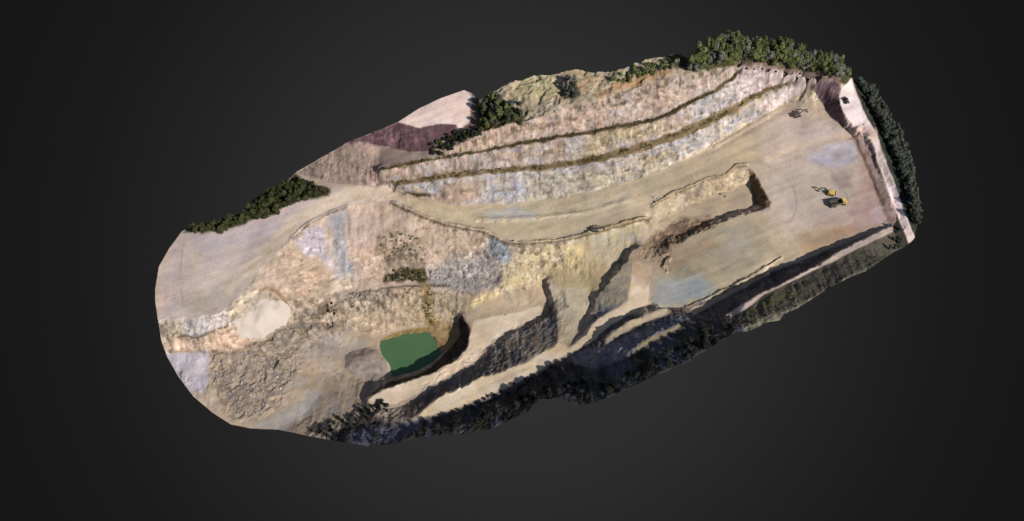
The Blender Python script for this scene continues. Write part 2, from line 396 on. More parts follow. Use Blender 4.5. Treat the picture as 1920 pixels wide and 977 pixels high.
# rims and woods
paint(mask([(291,543),(298,500),(317,466),(341,432),(480,405),(560,375),(620,355),(735,345),(760,365),(735,380),(690,376),(650,386),(618,399),(575,421),(547,446),(504,486),(470,530),(430,575),(427,594),(350,600),(290,605)], 4, 2),
      [(188,170,162),(181,165,158),(194,176,160),(186,168,166)], FLAT, 18, 4, region='plateau_ground')
paint(mask([(355,440),(430,440),(500,415),(530,425),(450,465),(370,480)], 8, 6), (174,164,168), amt=.8)
paint(mask([(330,560),(400,545),(440,520),(470,520),(430,570),(390,590),(340,590)], 8, 6), (168,154,138), amt=.7)
paint(mask([(280,600),(292,500),(316,455),(326,470),(308,520),(306,600)], 3, 1), (192,170,156), amt=.7)
paint(stroke([(430,545),(500,470),(560,410),(620,378),(690,358),(740,362),(800,388),(860,410)], [14,22,24,26,30,30,26,26], 5, 3), [(196,177,158),(190,170,150)], FLAT, 9, 7, region='haul_road')
paint(mask([(341,436),(360,420),(450,398),(470,375),(530,343),(556,323),(575,340),(620,355),(618,366),(590,372),(545,382),(515,402),(480,412),(420,430),(380,437)], 3, 4), [(46,46,24),(62,56,34),(34,36,20)], FLAT, 5, 3, region='wood_floor')
# upper left heap
paint(mask([(556,324),(654,266),(690,268),(730,276),(800,284),(820,292),(740,312),(712,325),(735,348),(690,350),(620,342)], 2, 2), [(142,124,114),(130,112,104),(152,134,122)], .7, 7, 5, region='hill_slope', stretch=.35)
paint(mask([(677,268),(712,275),(706,300),(712,348),(690,350),(688,300)], 4, 3), (180,152,142), .72, amt=.85)
paint(mask([(650,268),(746,229),(786,238),(826,231),(858,232),(860,247),(828,264),(808,284),(761,283),(724,276),(687,267)], 1.5, 1.5), [(96,70,76),(104,80,84),(88,64,68)], .66, 8, 6, region='soil_slope', stretch=.4)
paint(mask([(746,229),(786,200),(826,180),(870,165),(883,180),(882,204),(882,229),(860,247),(856,233),(826,232),(786,239)], 1.5, 1.0), [(216,192,182),(210,184,174),(222,202,194)], .84, 12, 8, region='heap_top')
paint(mask([(884,185),(903,188),(905,235),(868,262),(862,246),(882,229)], 2, 2), (108,84,82), .7, amt=.9)
# upper hill behind the terraces
paint(UPHILL, [(172,156,140),(156,144,122),(186,172,150),(132,124,96),(164,142,124)], .72, 6, 9, 6, region='hill')
paint(mask([(890,188),(922,178),(955,192),(990,212),(975,236),(900,246)], 4, 5), [(66,66,36),(90,80,40),(54,58,36)], .7, 5, 3)
paint(mask([(1048,158),(1075,146),(1100,175),(1075,192),(1052,184)], 4, 5), [(90,92,76),(120,112,92)], .7, 5, 3)
paint(mask([(930,170),(1004,140),(1045,145),(1050,185),(1000,185),(950,172)], 3, 3), [(188,172,142),(172,158,124),(150,142,106)], .66, 5, 2)
paint(mask([(1110,182),(1150,160),(1220,135),(1262,128),(1260,140),(1190,162),(1120,186)], 3, 3), (168,136,106), .7)
paint(mask([(1060,130),(1100,128),(1145,150),(1130,172),(1090,180),(1065,165)], 4, 3), [(186,166,140),(166,134,104),(150,140,112)], .66, 5, 4)
paint(mask([(1240,100),(1300,92),(1381,70),(1434,70),(1550,105),(1605,140),(1590,160),(1535,144),(1440,126),(1390,121),(1330,133),(1270,128)], 3, 3), [(70,72,40),(60,58,44),(88,86,52)], .8, 6, 3, region='wood_floor')
paint(mask([(1385,116),(1440,116),(1530,130),(1580,146),(1570,158),(1535,150),(1440,134),(1390,130)], 2, 3), [(124,102,92),(150,128,122),(96,84,62)], .7, 5, 2)
# terrace faces
paint(mask([(900,247),(980,226),(1120,187),(1260,145),(1310,135),(1380,122),(1386,135),(1336,170),(1284,195),(1232,222),(1115,244),(1023,259),(918,277),(830,292)], 2, 2), PINK + [(196,168,146)], FACE, 4.5, 5, 6, region='rock_face')
paint(mask([(712,318),(770,308),(860,290),(918,282),(1023,263),(1115,248),(1232,226),(1284,199),(1336,174),(1390,140),(1400,180),(1379,202),(1341,220),(1299,240),(1207,274),(1155,287),(1096,301),(1017,312),(900,320),(822,330),(730,342)], 2, 2), PINK + [(176,172,184),(160,140,112)], FACE, 5, 8, 6, region='rock_face')
paint(mask([(1060,255),(1100,247),(1110,290),(1060,300)], 5, 5), GREYBLUE, FACE, 4, 3, amt=.8)
paint(mask([(1280,205),(1370,155),(1390,180),(1300,232)], 5, 5), GREYBLUE, FACE, 4, 6, amt=.8)
paint(mask([(1100,255),(1230,228),(1260,232),(1150,280),(1090,298)], 5, 5), (172,156,122), FACE, amt=.6)
paint(mask([(735,350),(822,336),(900,326),(1017,318),(1096,307),(1155,292),(1207,279),(1299,246),(1341,224),(1397,190),(1446,170),(1500,158),(1520,162),(1505,188),(1465,198),(1400,235),(1320,282),(1250,314),(1160,348),(1060,372),(960,384),(860,388),(800,376)], 2, 2), GREYBLUE + [(184,164,136)], FACE, 5, 11, 6, region='rock_face')
paint(mask([(1392,128),(1440,130),(1540,148),(1518,158),(1446,164),(1390,190),(1380,150)], 4, 4), [(206,184,182),(190,168,164),(214,196,194)], FACE, 8, 4, region='rock_face')
paint(mask([(1420,200),(1440,178),(1500,160),(1514,168),(1495,184),(1440,210)], 3, 3), [(218,200,196),(206,186,180)], .74, 6, 3)
paint(mask([(800,370),(830,352),(900,338),(900,372),(850,386)], 5, 5), (178,152,136), FACE, amt=.8)
paint(mask([(905,350),(1060,330),(1060,358),(920,372)], 6, 5), [(162,164,176),(172,170,176),(182,170,160)], FACE, 4, 7, amt=.8)
paint(mask([(1200,300),(1270,280),(1275,292),(1215,318)], 5, 4), (140,118,98), .66, amt=.8)
# pit floor
paint(mask([(735,352),(800,374),(860,386),(960,382),(1060,370),(1160,347),(1250,313),(1320,281),(1400,233),(1465,197),(1518,162),(1531,180),(1556,214),(1590,244),(1606,262),(1620,300),(1636,341),(1652,385),(1668,425),(1612,446),(1495,490),(1418,516),(1360,548),(1300,573),(1240,584),(1215,571),(1224,515),(1190,491),(1215,465),(1243,478),(1267,456),(1347,418),(1442,391),(1446,378),(1411,320),(1400,309),(1362,328),(1262,363),(1215,408),(1110,437),(1060,450),(1010,455),(955,456),(905,433),(850,424),(790,405),(760,385)], 2, 1),
      [(181,163,135),(175,158,131),(187,169,143),(173,156,136)], FLAT, 16, 6, region='quarry_floor')
paint(mask([(1420,250),(1500,195),(1590,240),(1620,300),(1665,420),(1560,450),(1480,440),(1440,380),(1420,310)], 22, 14), [(184,167,156),(178,160,150),(188,172,160)], FLAT, 14, 7, amt=.9)
paint(mask([(1215,490),(1260,462),(1350,425),(1420,410),(1440,470),(1400,515),(1330,560),(1235,575)], 12, 9), [(156,146,126),(148,138,122),(164,150,124)], FLAT, 12, 8)
paint(mask([(1228,540),(1262,520),(1310,515),(1340,535),(1320,560),(1240,578),(1226,565)], 7, 6), [(144,150,154),(136,142,147),(150,150,146)], FLAT, 8, 3)
paint(mask([(1255,500),(1290,482),(1325,510),(1300,522),(1262,522)], 6, 5), (140,130,112), FLAT, amt=.9)
paint(mask([(1355,440),(1410,425),(1420,460),(1370,485)], 10, 8), (160,152,140), FLAT, amt=.6)
paint(mask([(1500,440),(1560,420),(1620,415),(1640,430),(1560,462),(1510,475)], 10, 8), [(176,138,106),(166,134,110),(150,130,108)], FLAT, 7, 4, amt=.85)
paint(mask([(1515,288),(1560,270),(1610,262),(1612,300),(1560,318),(1522,310)], 7, 7), [(178,174,190),(188,180,186),(170,160,164)], FLAT, 6, 5, amt=.95)
paint(mask([(1560,330),(1595,322),(1600,350),(1575,358)], 6, 5), (150,128,128), FLAT, amt=.8)
paint(mask([(1612,290),(1630,300),(1655,380),(1672,420),(1600,435),(1580,400),(1620,360)], 8, 7), [(168,138,128),(160,136,132),(180,154,148)], FLAT, 7, 5, amt=.85)
paint(mask([(1640,385),(1660,390),(1668,412),(1625,420)], 5, 4), (186,164,166), FLAT, amt=.7)
paint(mask([(1470,215),(1550,215),(1580,240),(1520,262),(1460,250)], 10, 8), (186,166,164), FLAT, amt=.6)
paint(mask([(840,390),(960,385),(1080,372),(1200,345),(1230,350),(1150,395),(1000,420),(900,415)], 8, 8), [(178,162,138),(184,168,146),(168,152,124)], FLAT, 8, 5, amt=.7)
paint(mask([(895,398),(960,390),(1010,395),(1000,410),(930,412)], 5, 5), [(158,158,160),(172,166,156)], FLAT, 5, 5, amt=.8)
paint(mask([(1020,400),(1100,380),(1180,360),(1180,376),(1080,402),(1030,412)], 5, 6), [(176,168,156),(190,176,156),(168,154,124)], FLAT, 4, 8, amt=.8)
paint(mask([(990,335),(1160,310),(1260,290),(1250,312),(1160,345),(1060,368),(980,378)], 6, 6), [(190,174,144),(178,162,130),(196,184,166)], FACE, 5, 5, amt=.55)
paint(stroke([(1240,318),(1330,275),(1400,234),(1470,205)], [6,8,8,6], 3, 2), (200,182,162), FLAT, amt=.8)
paint(stroke([(1330,290),(1400,250),(1450,222),(1500,200)], [4,8,8,5], 3, 3), (160,142,130), FLAT, amt=.7)
paint(stroke([(1440,300),(1500,272),(1570,258),(1640,250)], [10,10,12,14], 5, 2), (198,178,162), FLAT, amt=.85, region=None)
paint(mask([(1100,430),(1215,405),(1225,415),(1190,425),(1120,445),(1070,455)], 4, 4), (160,148,108), FLAT, amt=.7)
# trench
paint(mask([(1222,386),(1262,364),(1295,352),(1362,330),(1400,311),(1411,322),(1446,380),(1424,392),(1347,419),(1267,456),(1243,478),(1215,462)], 2, 1), [(190,170,142),(178,158,132),(168,150,132)], .68, 6, 5, region='rock_face')
paint(mask([(1285,400),(1395,358),(1405,385),(1340,410),(1265,440)], 5, 4), (172,152,132), .74, amt=.9)
paint(mask([(1403,322),(1412,322),(1446,380),(1440,390),(1412,384)], 2, 2), [(120,96,66),(104,84,60)], .7, 4, 2)  # shade of the trench's end wall painted as a darker brown band
paint(REDROCK, [(128,104,86),(110,88,72),(152,128,106),(98,80,66)], .7, 4, 6)
paint(mask([(1240,470),(1330,450),(1345,460),(1275,500),(1240,505)], 5, 5), (150,128,108), FLAT, amt=.7)
# right bank
paint(mask([(1590,246),(1612,250),(1640,290),(1682,412),(1668,420),(1650,385),(1620,300)], 2, 2), [(170,146,138),(150,124,114),(186,164,158)], .7, 6, 5, region='rock_face')
paint(stroke([(1608,268),(1622,300),(1640,345),(1656,385)], [5,6,6,5], 2, 2), (128,98,84), .7)
paint(mask([(1590,262),(1600,250),(1618,246),(1616,254),(1602,262)], 2, 2), (120,92,80), .7)
paint(mask([(1648,300),(1670,345),(1698,442),(1704,460),(1676,475),(1655,485),(1672,425),(1684,412),(1662,350)], 2, 2), [(52,52,44),(40,40,36),(66,60,52)], .8, 4, 4, region='wood_floor')  # wood floor, with the shade of the gap painted in as well
paint(mask([(1596,152),(1605,145),(1640,180),(1720,330),(1728,430),(1714,446),(1692,387),(1673,335),(1645,255),(1618,206)], 2, 2), [(58,62,50),(44,48,42)], .8, 4, 4, region='wood_floor')
paint(mask([(1518,159),(1544,152),(1573,155),(1577,167),(1572,180),(1577,206),(1592,238),(1580,238),(1556,214),(1531,180)], 1.5, 1.2), [(112,90,96),(100,80,86),(124,100,104)], .66, 6, 3, region='soil_slope')
paint(mask([(1578,168),(1596,148),(1618,206),(1645,255),(1656,292),(1674,335),(1693,387),(1715,446),(1704,459),(1698,440),(1673,381),(1645,296),(1633,263),(1600,242),(1578,206),(1573,182)], 1.5, 1.2), [(222,202,200),(212,190,184),(226,208,208)], .86, 10, 5, region='haul_road')
paint(mask([(1560,250),(1600,232),(1645,245),(1640,262),(1600,258)], 6, 4), (208,182,168), FLAT, amt=.8)
# lower right wall, road and outer slope
WALLC = [(104,88,82),(84,72,72),(118,104,98),(98,94,98)]  # wall rock, with the wall's shade deepened in the colour
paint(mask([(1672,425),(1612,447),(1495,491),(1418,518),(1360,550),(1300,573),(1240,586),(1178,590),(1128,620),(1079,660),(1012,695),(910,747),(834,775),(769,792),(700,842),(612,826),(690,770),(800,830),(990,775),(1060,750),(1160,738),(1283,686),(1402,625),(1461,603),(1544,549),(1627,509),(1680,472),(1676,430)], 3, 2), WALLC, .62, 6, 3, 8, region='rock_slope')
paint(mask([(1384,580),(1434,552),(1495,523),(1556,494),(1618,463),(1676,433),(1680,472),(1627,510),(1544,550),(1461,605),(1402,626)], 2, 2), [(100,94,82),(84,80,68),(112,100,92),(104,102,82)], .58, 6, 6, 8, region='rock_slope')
paint(stroke([(1398,618),(1430,604),(1470,592),(1545,548),(1590,522),(1630,505)], [10,14,14,5,5,5], 3, 3), [(176,164,138),(150,140,118)], .7, 4, 2, amt=.85)  # sunlit tips along the outline, painted paler
paint(stroke([(1400,588),(1440,566),(1500,545)], [12,14,10], 4, 4), (92,92,56), .66, amt=.7)
paint(mask([(1674,419),(1633,440),(1575,470),(1526,501),(1464,532),(1418,553),(1360,592),(1372,594),(1403,577),(1434,552),(1495,522),(1556,493),(1618,462),(1676,433)], 1.5, 1.2), [(206,184,166),(196,174,154),(200,182,172)], FLAT, 9, 3, region='haul_road')
paint(stroke([(1300,585),(1340,564),(1365,551),(1400,533),(1440,511)], [11,10,9,8,6], 2, 2), (190,168,142), FLAT, amt=.9)
paint(mask([(1095,655),(1130,652),(1190,622),(1262,592),(1300,592),(1280,606),(1200,640),(1180,668),(1120,690),(1070,690),(1075,668)], 4, 4), [(122,120,128),(104,104,114),(138,130,128)], .72, 5, 4)  # bluish tone of the shaded slope put into its colour
paint(mask([(1086,632),(1110,600),(1122,576),(1150,560),(1180,560),(1160,574),(1120,596),(1088,634)], 3, 3), [(120,124,136),(104,108,120),(140,136,130)], .72, 5, 4)  # blue tint of shade painted on the slope beside the fan
paint(stroke([(1138,641),(1184,608),(1254,582)], [9,14,10], 2, 2), (190,172,148), FLAT, amt=.95)
paint(stroke([(1189,661),(1203,647),(1274,610)], [6,9,6], 2, 2), (170,154,122), FLAT, amt=.9)
# dark woods on the lower rim
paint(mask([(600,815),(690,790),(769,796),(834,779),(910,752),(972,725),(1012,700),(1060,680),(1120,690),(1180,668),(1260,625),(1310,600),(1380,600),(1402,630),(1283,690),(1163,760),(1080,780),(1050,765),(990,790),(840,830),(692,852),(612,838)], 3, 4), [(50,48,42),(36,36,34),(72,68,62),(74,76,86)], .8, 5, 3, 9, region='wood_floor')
paint(mask([(640,822),(700,800),(790,785),(790,800),(720,832),(670,838)], 4, 3), (92,92,108), .7, amt=.9)  # shaded track: the bluish shade is part of this colour
# middle: upper face
paint(mask([(500,490),(547,447),(618,400),(650,387),(700,377),(735,381),(790,406),(850,425),(905,434),(955,457),(950,480),(935,520),(880,522),(800,524),(720,532),(650,548),(600,576),(555,588),(540,565),(503,530),(472,535)], 2, 2), [(184,160,142),(172,152,136),(192,168,152),(160,144,126)], FACE + .08, 7, 4, 7, region='rock_face')
paint(mask([(548,447),(592,424),(605,432),(614,470),(640,520),(600,490),(570,472)], 7, 6), (176,166,174), .68)
paint(mask([(616,405),(652,388),(652,430),(656,480),(668,520),(636,515),(624,470)], 6, 6), (156,150,152), .68)
paint(mask([(652,398),(690,382),(712,400),(700,520),(668,522),(656,470)], 4, 4), (192,168,154), .68)
paint(mask([(545,470),(600,485),(630,540),(590,570),(545,560),(515,520)], 6, 5), [(178,158,138),(168,150,130),(182,152,132)], .7, 7, 4, amt=.8)
paint(specks(mask([(695,445),(740,425),(795,435),(790,472),(735,480),(700,468)], 8, 7, seed=3), 3.5, -.12, 5), [(136,118,96),(110,94,74)], .7, 3, 4, amt=.75)
paint(specks(mask([(730,478),(792,455),(812,480),(775,502),(722,505)], 7, 6, seed=5), 4, -.2, 7), [(130,114,96),(112,96,80)], .7, 3, 4, amt=.8)
paint(mask([(760,400),(830,420),(905,436),(900,470),(840,460),(780,440)], 5, 5), [(194,170,150),(168,140,116),(200,182,164)], .66, 3.5, 4, amt=.8)
paint(mask([(918,444),(950,458),(960,475),(955,495),(925,490),(914,465)], 4, 4), [(150,152,156),(140,140,144)], .7, 4, 2)
paint(mask([(960,455),(1000,458),(1000,490),(965,500)], 6, 5), (168,154,134), .7, amt=.7)
paint(mask([(800,500),(870,478),(912,470),(930,495),(950,520),(920,546),(850,552),(800,540)], 12, 7), [(160,152,148),(140,136,136),(172,160,150),(128,122,120)], .7, 3, 5, 9)
paint(mask([(718,520),(740,502),(770,500),(800,504),(804,520),(790,530),(760,524),(724,530)], 3, 6), [(74,64,40),(60,52,34)], .7, 3, 3)
paint(stroke([(652,552),(690,546),(757,537),(800,536),(845,537)], [4,4,4,5,4], 1.5, 2), [(92,80,66),(110,96,82)], .7, 3, 2)
# below the bench
paint(mask([(560,600),(655,558),(720,547),(760,541),(850,543),(890,552),(880,590),(862,600),(840,612),(800,608),(745,618),(700,634),(640,614),(580,640)], 3, 3), [(168,150,130),(158,140,122),(174,154,132)], .74, 6, 4, region='rock_face')
paint(mask([(655,560),(720,548),(760,550),(740,572),(690,580),(660,590)], 5, 5), [(170,154,138),(132,116,98),(184,166,148)], .72, 2.5, 4)
paint(stroke([(796,538),(801,560),(806,590),(812,612)], [10,14,14,18], 4, 5), [(118,100,52),(138,116,72)], .74, 3, 3, amt=.9)
paint(specks(mask([(765,575),(835,560),(862,555),(862,602),(820,606),(775,596)], 8, 8, seed=2), 4, -.1, 9), [(140,122,76),(168,150,118)], .74, 3, 3, amt=.8)
paint(mask([(712,640),(750,622),(800,612),(830,605),(860,605),(862,630),(848,655),(828,665),(812,634),(800,622),(754,629),(718,642)], 2, 3), [(152,126,88),(134,110,72),(164,140,108)], .74, 4, 3)
paint(mask([(708,652),(714,636),(760,618),(795,616),(800,625),(754,632),(720,646)], 2, 2), (126,108,68), .74)
paint(mask([(945,522),(970,512),(1014,506),(1017,522),(975,540),(900,580),(870,585),(880,560),(920,545)], 4, 4), [(198,178,136),(204,188,160),(186,164,124)], .72, 4, 3)
paint(mask([(960,480),(1060,453),(1110,440),(1215,412),(1190,468),(1145,512),(1104,566),(1060,560),(1020,520),(975,512),(935,525)], 4, 4), [(182,166,138),(174,156,126),(178,163,142)], .72, 7, 4, region='rock_face')
paint(mask([(1062,462),(1095,455),(1102,475),(1080,492),(1066,485)], 3, 4), (204,182,136), .72, amt=.9)
paint(mask([(1020,500),(1070,480),(1130,490),(1140,512),(1104,552),(1070,545),(1030,520)], 7, 6), (176,156,122), .74, amt=.8)
paint(mask([(1116,448),(1190,430),(1210,430),(1185,465),(1160,460)], 4, 4), [(180,164,130),(160,156,146)], .74, 4, 3, amt=.8)
paint(mask([(1148,512),(1192,466),(1190,520),(1180,560),(1120,580),(1112,570)], 3, 3), [(148,138,120),(134,128,118),(160,146,124)], .76, 5, 3)
paint(mask([(875,585),(960,545),(1018,522),(1046,570),(1018,581),(975,600),(920,640),(880,650),(884,615)], 3, 3), [(178,158,134),(170,150,126)], .78, 8, 3)
# rubble field, lower floor
paint(mask([(305,640),(340,632),(430,616),(455,622),(470,645),(440,662),(390,664),(325,658)], 3, 3), [(190,164,146),(180,156,136)], FLAT, 5, 3)
paint(mask([(345,602),(430,588),(432,610),(405,617),(385,627),(365,632),(340,626)], 3, 2), [(166,158,160),(176,166,160)], FLAT, 3, 3, stretch=.2)
paint(stroke([(335,633),(350,628),(365,633),(385,628),(405,619),(430,612)], 4, 1.5, 2), (104,86,74), .7)
paint(mask([(308,664),(395,656),(394,705),(385,732),(350,735),(330,705)], 3, 3), [(164,156,164),(158,150,154)], FLAT, 10, 3)
paint(mask([(432,606),(449,596),(472,585),(484,571),(488,553),(470,550),(450,568),(434,585)], 3, 2), (164,150,136), FLAT)
paint(stroke([(488,545),(503,540),(520,548),(537,564)], 6, 2, 2), (142,114,94), .74)
paint(mask([(560,592),(640,600),(700,640),(735,705),(690,748),(610,820),(523,810),(470,795),(540,730),(560,680)], 5, 5), [(154,136,118),(146,128,112),(162,144,124),(146,136,128)], FLAT, 9, 4, region='quarry_floor')
paint(mask([(540,770),(580,735),(610,740),(580,775),(530,806),(490,802)], 7, 6), (152,148,146), FLAT, amt=.85)
paint(mask([(570,800),(640,780),(660,790),(610,822),(560,815)], 6, 5), (178,158,132), FLAT, amt=.8)
paint(mask([(560,650),(620,625),(670,645),(650,662),(580,675)], 8, 6), (146,136,128), FLAT, amt=.8)
paint(mask([(600,710),(640,700),(645,740),(610,750)], 6, 5), (132,120,108), FLAT, amt=.7)
paint(stroke([(650,705),(648,735),(642,760)], [6,10,10], 3, 2), (176,156,134), FLAT, amt=.8)
paint(RUBBLE, [(152,134,116),(124,110,98),(174,154,136),(122,114,112),(160,142,122)], .62, 3, 5, 9, region='rubble_ground')
paint(specks(mask([(594,572),(620,558),(640,572),(636,592),(642,614),(610,624),(600,600)], 6, 6, seed=4), 3.5, -.2, 11), [(86,66,48),(110,88,66)], .7, 2.5, 3, amt=.8)
paint(mask([(685,746),(741,722),(784,710),(827,691),(858,673),(877,648),(884,621),(868,590),(858,600),(862,630),(842,658),(808,688),(772,706),(733,714),(700,735)], 2, 2), [(70,58,52),(58,48,44),(84,70,62)], .62, 5, 4)  # embankment wall darkened: its shade is painted into the colour
paint(mask([(780,745),(818,724),(870,698),(902,676),(930,648),(982,616),(1012,598),(1036,562),(1024,530),(1040,566),(1050,640),(1000,672),(940,694),(860,728),(790,772),(770,785),(740,780)], 3, 3), [(122,114,106),(96,95,100),(142,128,110),(92,80,70)], .76, 4, 4, 9)
for i_ in range(14):
    x_ = 352 + i_ * 6
    paint(stroke([(x_ + 5, 597), (x_, 625 - i_ * .7)], 2.2, .8, .6, seed=i_), (196,182,172) if i_ % 2 else (140,128,122), FLAT, 3, 2, amt=.6)
paint(stroke([(428,604),(436,582),(455,564),(482,545)], [4,7,8,6], 2, 2), (200,184,162), FLAT, amt=.8)
paint(stroke([(322,657),(390,660),(430,664),(470,648),(510,636),(545,612)], [3,5,5,5,5,4], 2, 3), (120,104,92), .66, amt=.6)
# ramps
ROADC = [(212,192,166),(204,182,156),(216,198,178)]
paint(mask([(689,744),(741,723),(784,711),(827,692),(858,674),(877,649),(884,621),(890,600),(930,592),(975,585),(1012,572),(1018,581),(1006,594),(975,611),(944,624),(913,649),(895,674),(864,695),(812,720),(772,744),(741,757),(700,757),(685,765)], 1.5, 1.5), ROADC, FLAT, 9, 4, region='haul_road')
paint(mask([(1040,566),(1030,535),(1100,540),(1105,575),(1090,600),(1072,640),(1045,665),(1046,643),(1052,612)], 3, 2), [(194,178,152),(182,166,142)], FLAT, 5, 5, region='haul_road')
paint(mask([(769,790),(787,772),(812,750),(864,727),(901,707),(944,695),(987,680),(1024,655),(1045,643),(1070,649),(1086,632),(1120,595),(1163,574),(1178,561),(1184,521),(1188,488),(1222,500),(1224,515),(1218,537),(1215,571),(1178,589),(1138,614),(1114,638),(1079,658),(1055,668),(1012,692),(972,717),(910,744),(834,772)], 1.5, 1.5), ROADC + [(206,182,140)], FLAT, 9, 6, region='haul_road')
paint(mask([(1182,470),(1200,462),(1250,470),(1240,500),(1222,540),(1190,530)], 8, 6), (172,148,124), FLAT, amt=.7)
TRK = [[(345,470),(420,480),(500,440),(580,395),(680,360)],[(330,520),(400,525),(480,480),(560,420)],[(310,560),(380,545),(450,520),(510,470)],[(325,480),(318,540),(325,590)],[(345,455),(335,520),(345,580)],
 [(740,365),(850,400),(1000,410),(1160,380),(1300,330),(1420,270),(1500,235)],[(760,370),(860,410),(1000,425),(1150,398),(1215,380),(1330,318)],[(850,392),(1000,392),(1160,362),(1300,302),(1420,240)],
 [(1250,505),(1350,470),(1450,420),(1560,390)],[(1240,545),(1340,505),(1450,455),(1600,415)],[(1420,300),(1480,330),(1500,390),(1460,450)],[(1440,290),(1540,300),(1580,350),(1600,400)],[(1500,230),(1480,300),(1500,360),(1540,385)],[(1400,480),(1300,540),(1220,560)],
 [(1230,500),(1210,540),(1150,580),(1060,650),(960,705),(860,750)],[(560,700),(620,690),(650,730),(600,780)],[(540,730),(600,720),(680,730)]]
def chaikin(p):
    for _ in range(2):
        q = [p[0]]
        for a, b in zip(p[:-1], p[1:]):
            q += [(a[0] * .75 + b[0] * .25, a[1] * .75 + b[1] * .25), (a[0] * .25 + b[0] * .75, a[1] * .25 + b[1] * .75)]
        p = q + [p[-1]]
    return p
for i_, t_ in enumerate(TRK):
    t_ = chaikin(t_)
    for off in (-2.2, 2.2):
        paint(specks(stroke([(a_, b_ + off) for a_, b_ in t_], 2.0, .9, 1.2, seed=i_), 9, -.25, i_), [(132,116,100),(140,124,106)] if i_ % 3 else [(206,190,168),(198,182,160)], .72, 6, 4, amt=.32)
paint(specks(stroke([(960,250),(1030,235),(1100,214),(1180,190),(1260,165)], 5, 2, 4), 4, -.05, 31), (110,90,70), .62, amt=.8)
paint(specks(stroke([(930,300),(1060,282),(1160,262),(1260,236),(1330,205)], 5, 2, 5), 4, .0, 33), (116,98,78), .62, amt=.7)
paint(specks(stroke([(860,358),(960,356),(1060,340),(1180,315),(1300,270)], 6, 2, 5), 4, .05, 35), (126,108,88), .62, amt=.7)
paint(specks(stroke([(840,290),(960,240),(1120,195),(1260,152),(1370,128)], 16, 5, 5), 3, .12, 37), (96,88,58), .66, amt=.8)
paint(specks(mask([(645,545),(720,540),(790,536),(790,548),(745,562),(730,580),(680,590),(652,585)], 4, 4), 2.4, -.05, 41), (104,92,80), .68, amt=.75)
paint(specks(mask([(548,565),(600,560),(640,548),(660,590),(600,640),(560,640)], 6, 6), 3, .05, 43), (112,98,86), .68, amt=.7)
# benches: thin brown green scrub soil
B1 = [(735,344),(822,333),(900,322),(1017,313),(1096,303),(1155,288),(1207,275),(1299,242),(1341,221),(1379,205),(1397,187),(1446,166),(1495,155)]
B2 = [(715,318),(770,306),(804,301),(860,291),(918,280),(1023,261),(1115,246),(1164,237),(1232,224),(1284,197),(1336,172),(1373,147),(1385,135)]
paint(stroke(B1, [8,10,10,11,14,15,15,16,17,16,13,7,4], 1.5, 3), [(112,96,68),(130,112,82),(92,78,52),(142,122,98)], .7, 4, 3, region='bench')
paint(stroke(B2, [6,6,4,1,6,8,8,8,7,9,7,8,7], 1.5, 3), [(76,64,40),(96,80,54),(62,54,36)], .7, 4, 3, region='bench')
paint(stroke([(765,360),(785,366),(805,366)], [4,9,6], 2, 2), (84,62,48), .7)
paint(stroke([(900,262),(1000,240),(1100,215)], [3,4,3], 2, 3), (150,120,100), .6, amt=.6)

paint(stroke([(735,382),(790,407),(850,426),(905,435),(955,458),(1010,457),(1060,452),(1110,439),(1165,422),(1215,410)], 4.5, 1.2, 1.2), (112,96,78), .7, 4, 3, amt=.9)  # brown berm earth, darkened for the berm's shaded side
paint(stroke([(1220,388),(1262,365),(1322,339),(1362,330),(1380,314),(1400,310)], 4, 1.2, 1.2), (140,122,92), .72, 4, 3, amt=.8)
paint(stroke([(547,448),(575,423),(618,401),(650,388)], 4, 1.2, 1.2), (132,114,98), .72, 4, 3, amt=.8)
# overall weathering: tonal drift, stains, cracks
ca_, sa_ = math.cos(.42), math.sin(.42)
UA, VA = GX * ca_ + GY * sa_, -GX * sa_ + GY * ca_
tone = 1 + .18 * fbm(GX / 30, GY / 30, 14, 3) + (.12 + .12 * rock) * fbm(GX / 6, GY / 6, 15, 3) + (.07 + .16 * rock) * fbm(GX / 1.8, GY / 1.8, 16, 2)
tone += .16 * (1 - rock) * fbm(UA / 26, VA / 2.6, 18, 3) + .22 * rock * fbm(GX / 2.4, GY / 2.4, 19, 3)
crack = np.abs(fbm(GX / 6, GY / 6, 24, 4)); crack = np.clip(1 - crack / .06, 0, 1) * rock
tone *= 1 - .25 * crack
tone *= 1 + .16 * np.clip((SLOPE - .15) / .3, 0, 1) * fbm(GX / 2.8, V2 / 18, 60, 3)
tone *= 1 - .42 * rock * np.clip((fbm(GX / 2.6, V2 / 2.2, 44, 4, .6) - .22) / .1, 0, 1)
tone *= 1 + .25 * rock * np.clip((fbm(GX / 3.4, V2 / 2.6, 48, 4, .6) - .22) / .1, 0, 1)
tone *= 1 + rock * (.4 * (cx - .5) + .3 * (cv - .5))
ALB = np.clip(ALB * tone[..., None], .008, .75)
warm = .05 * fbm(GX / 18, GY / 18, 34, 3)
ALB[..., 0] *= 1 + warm; ALB[..., 2] *= 1 - warm

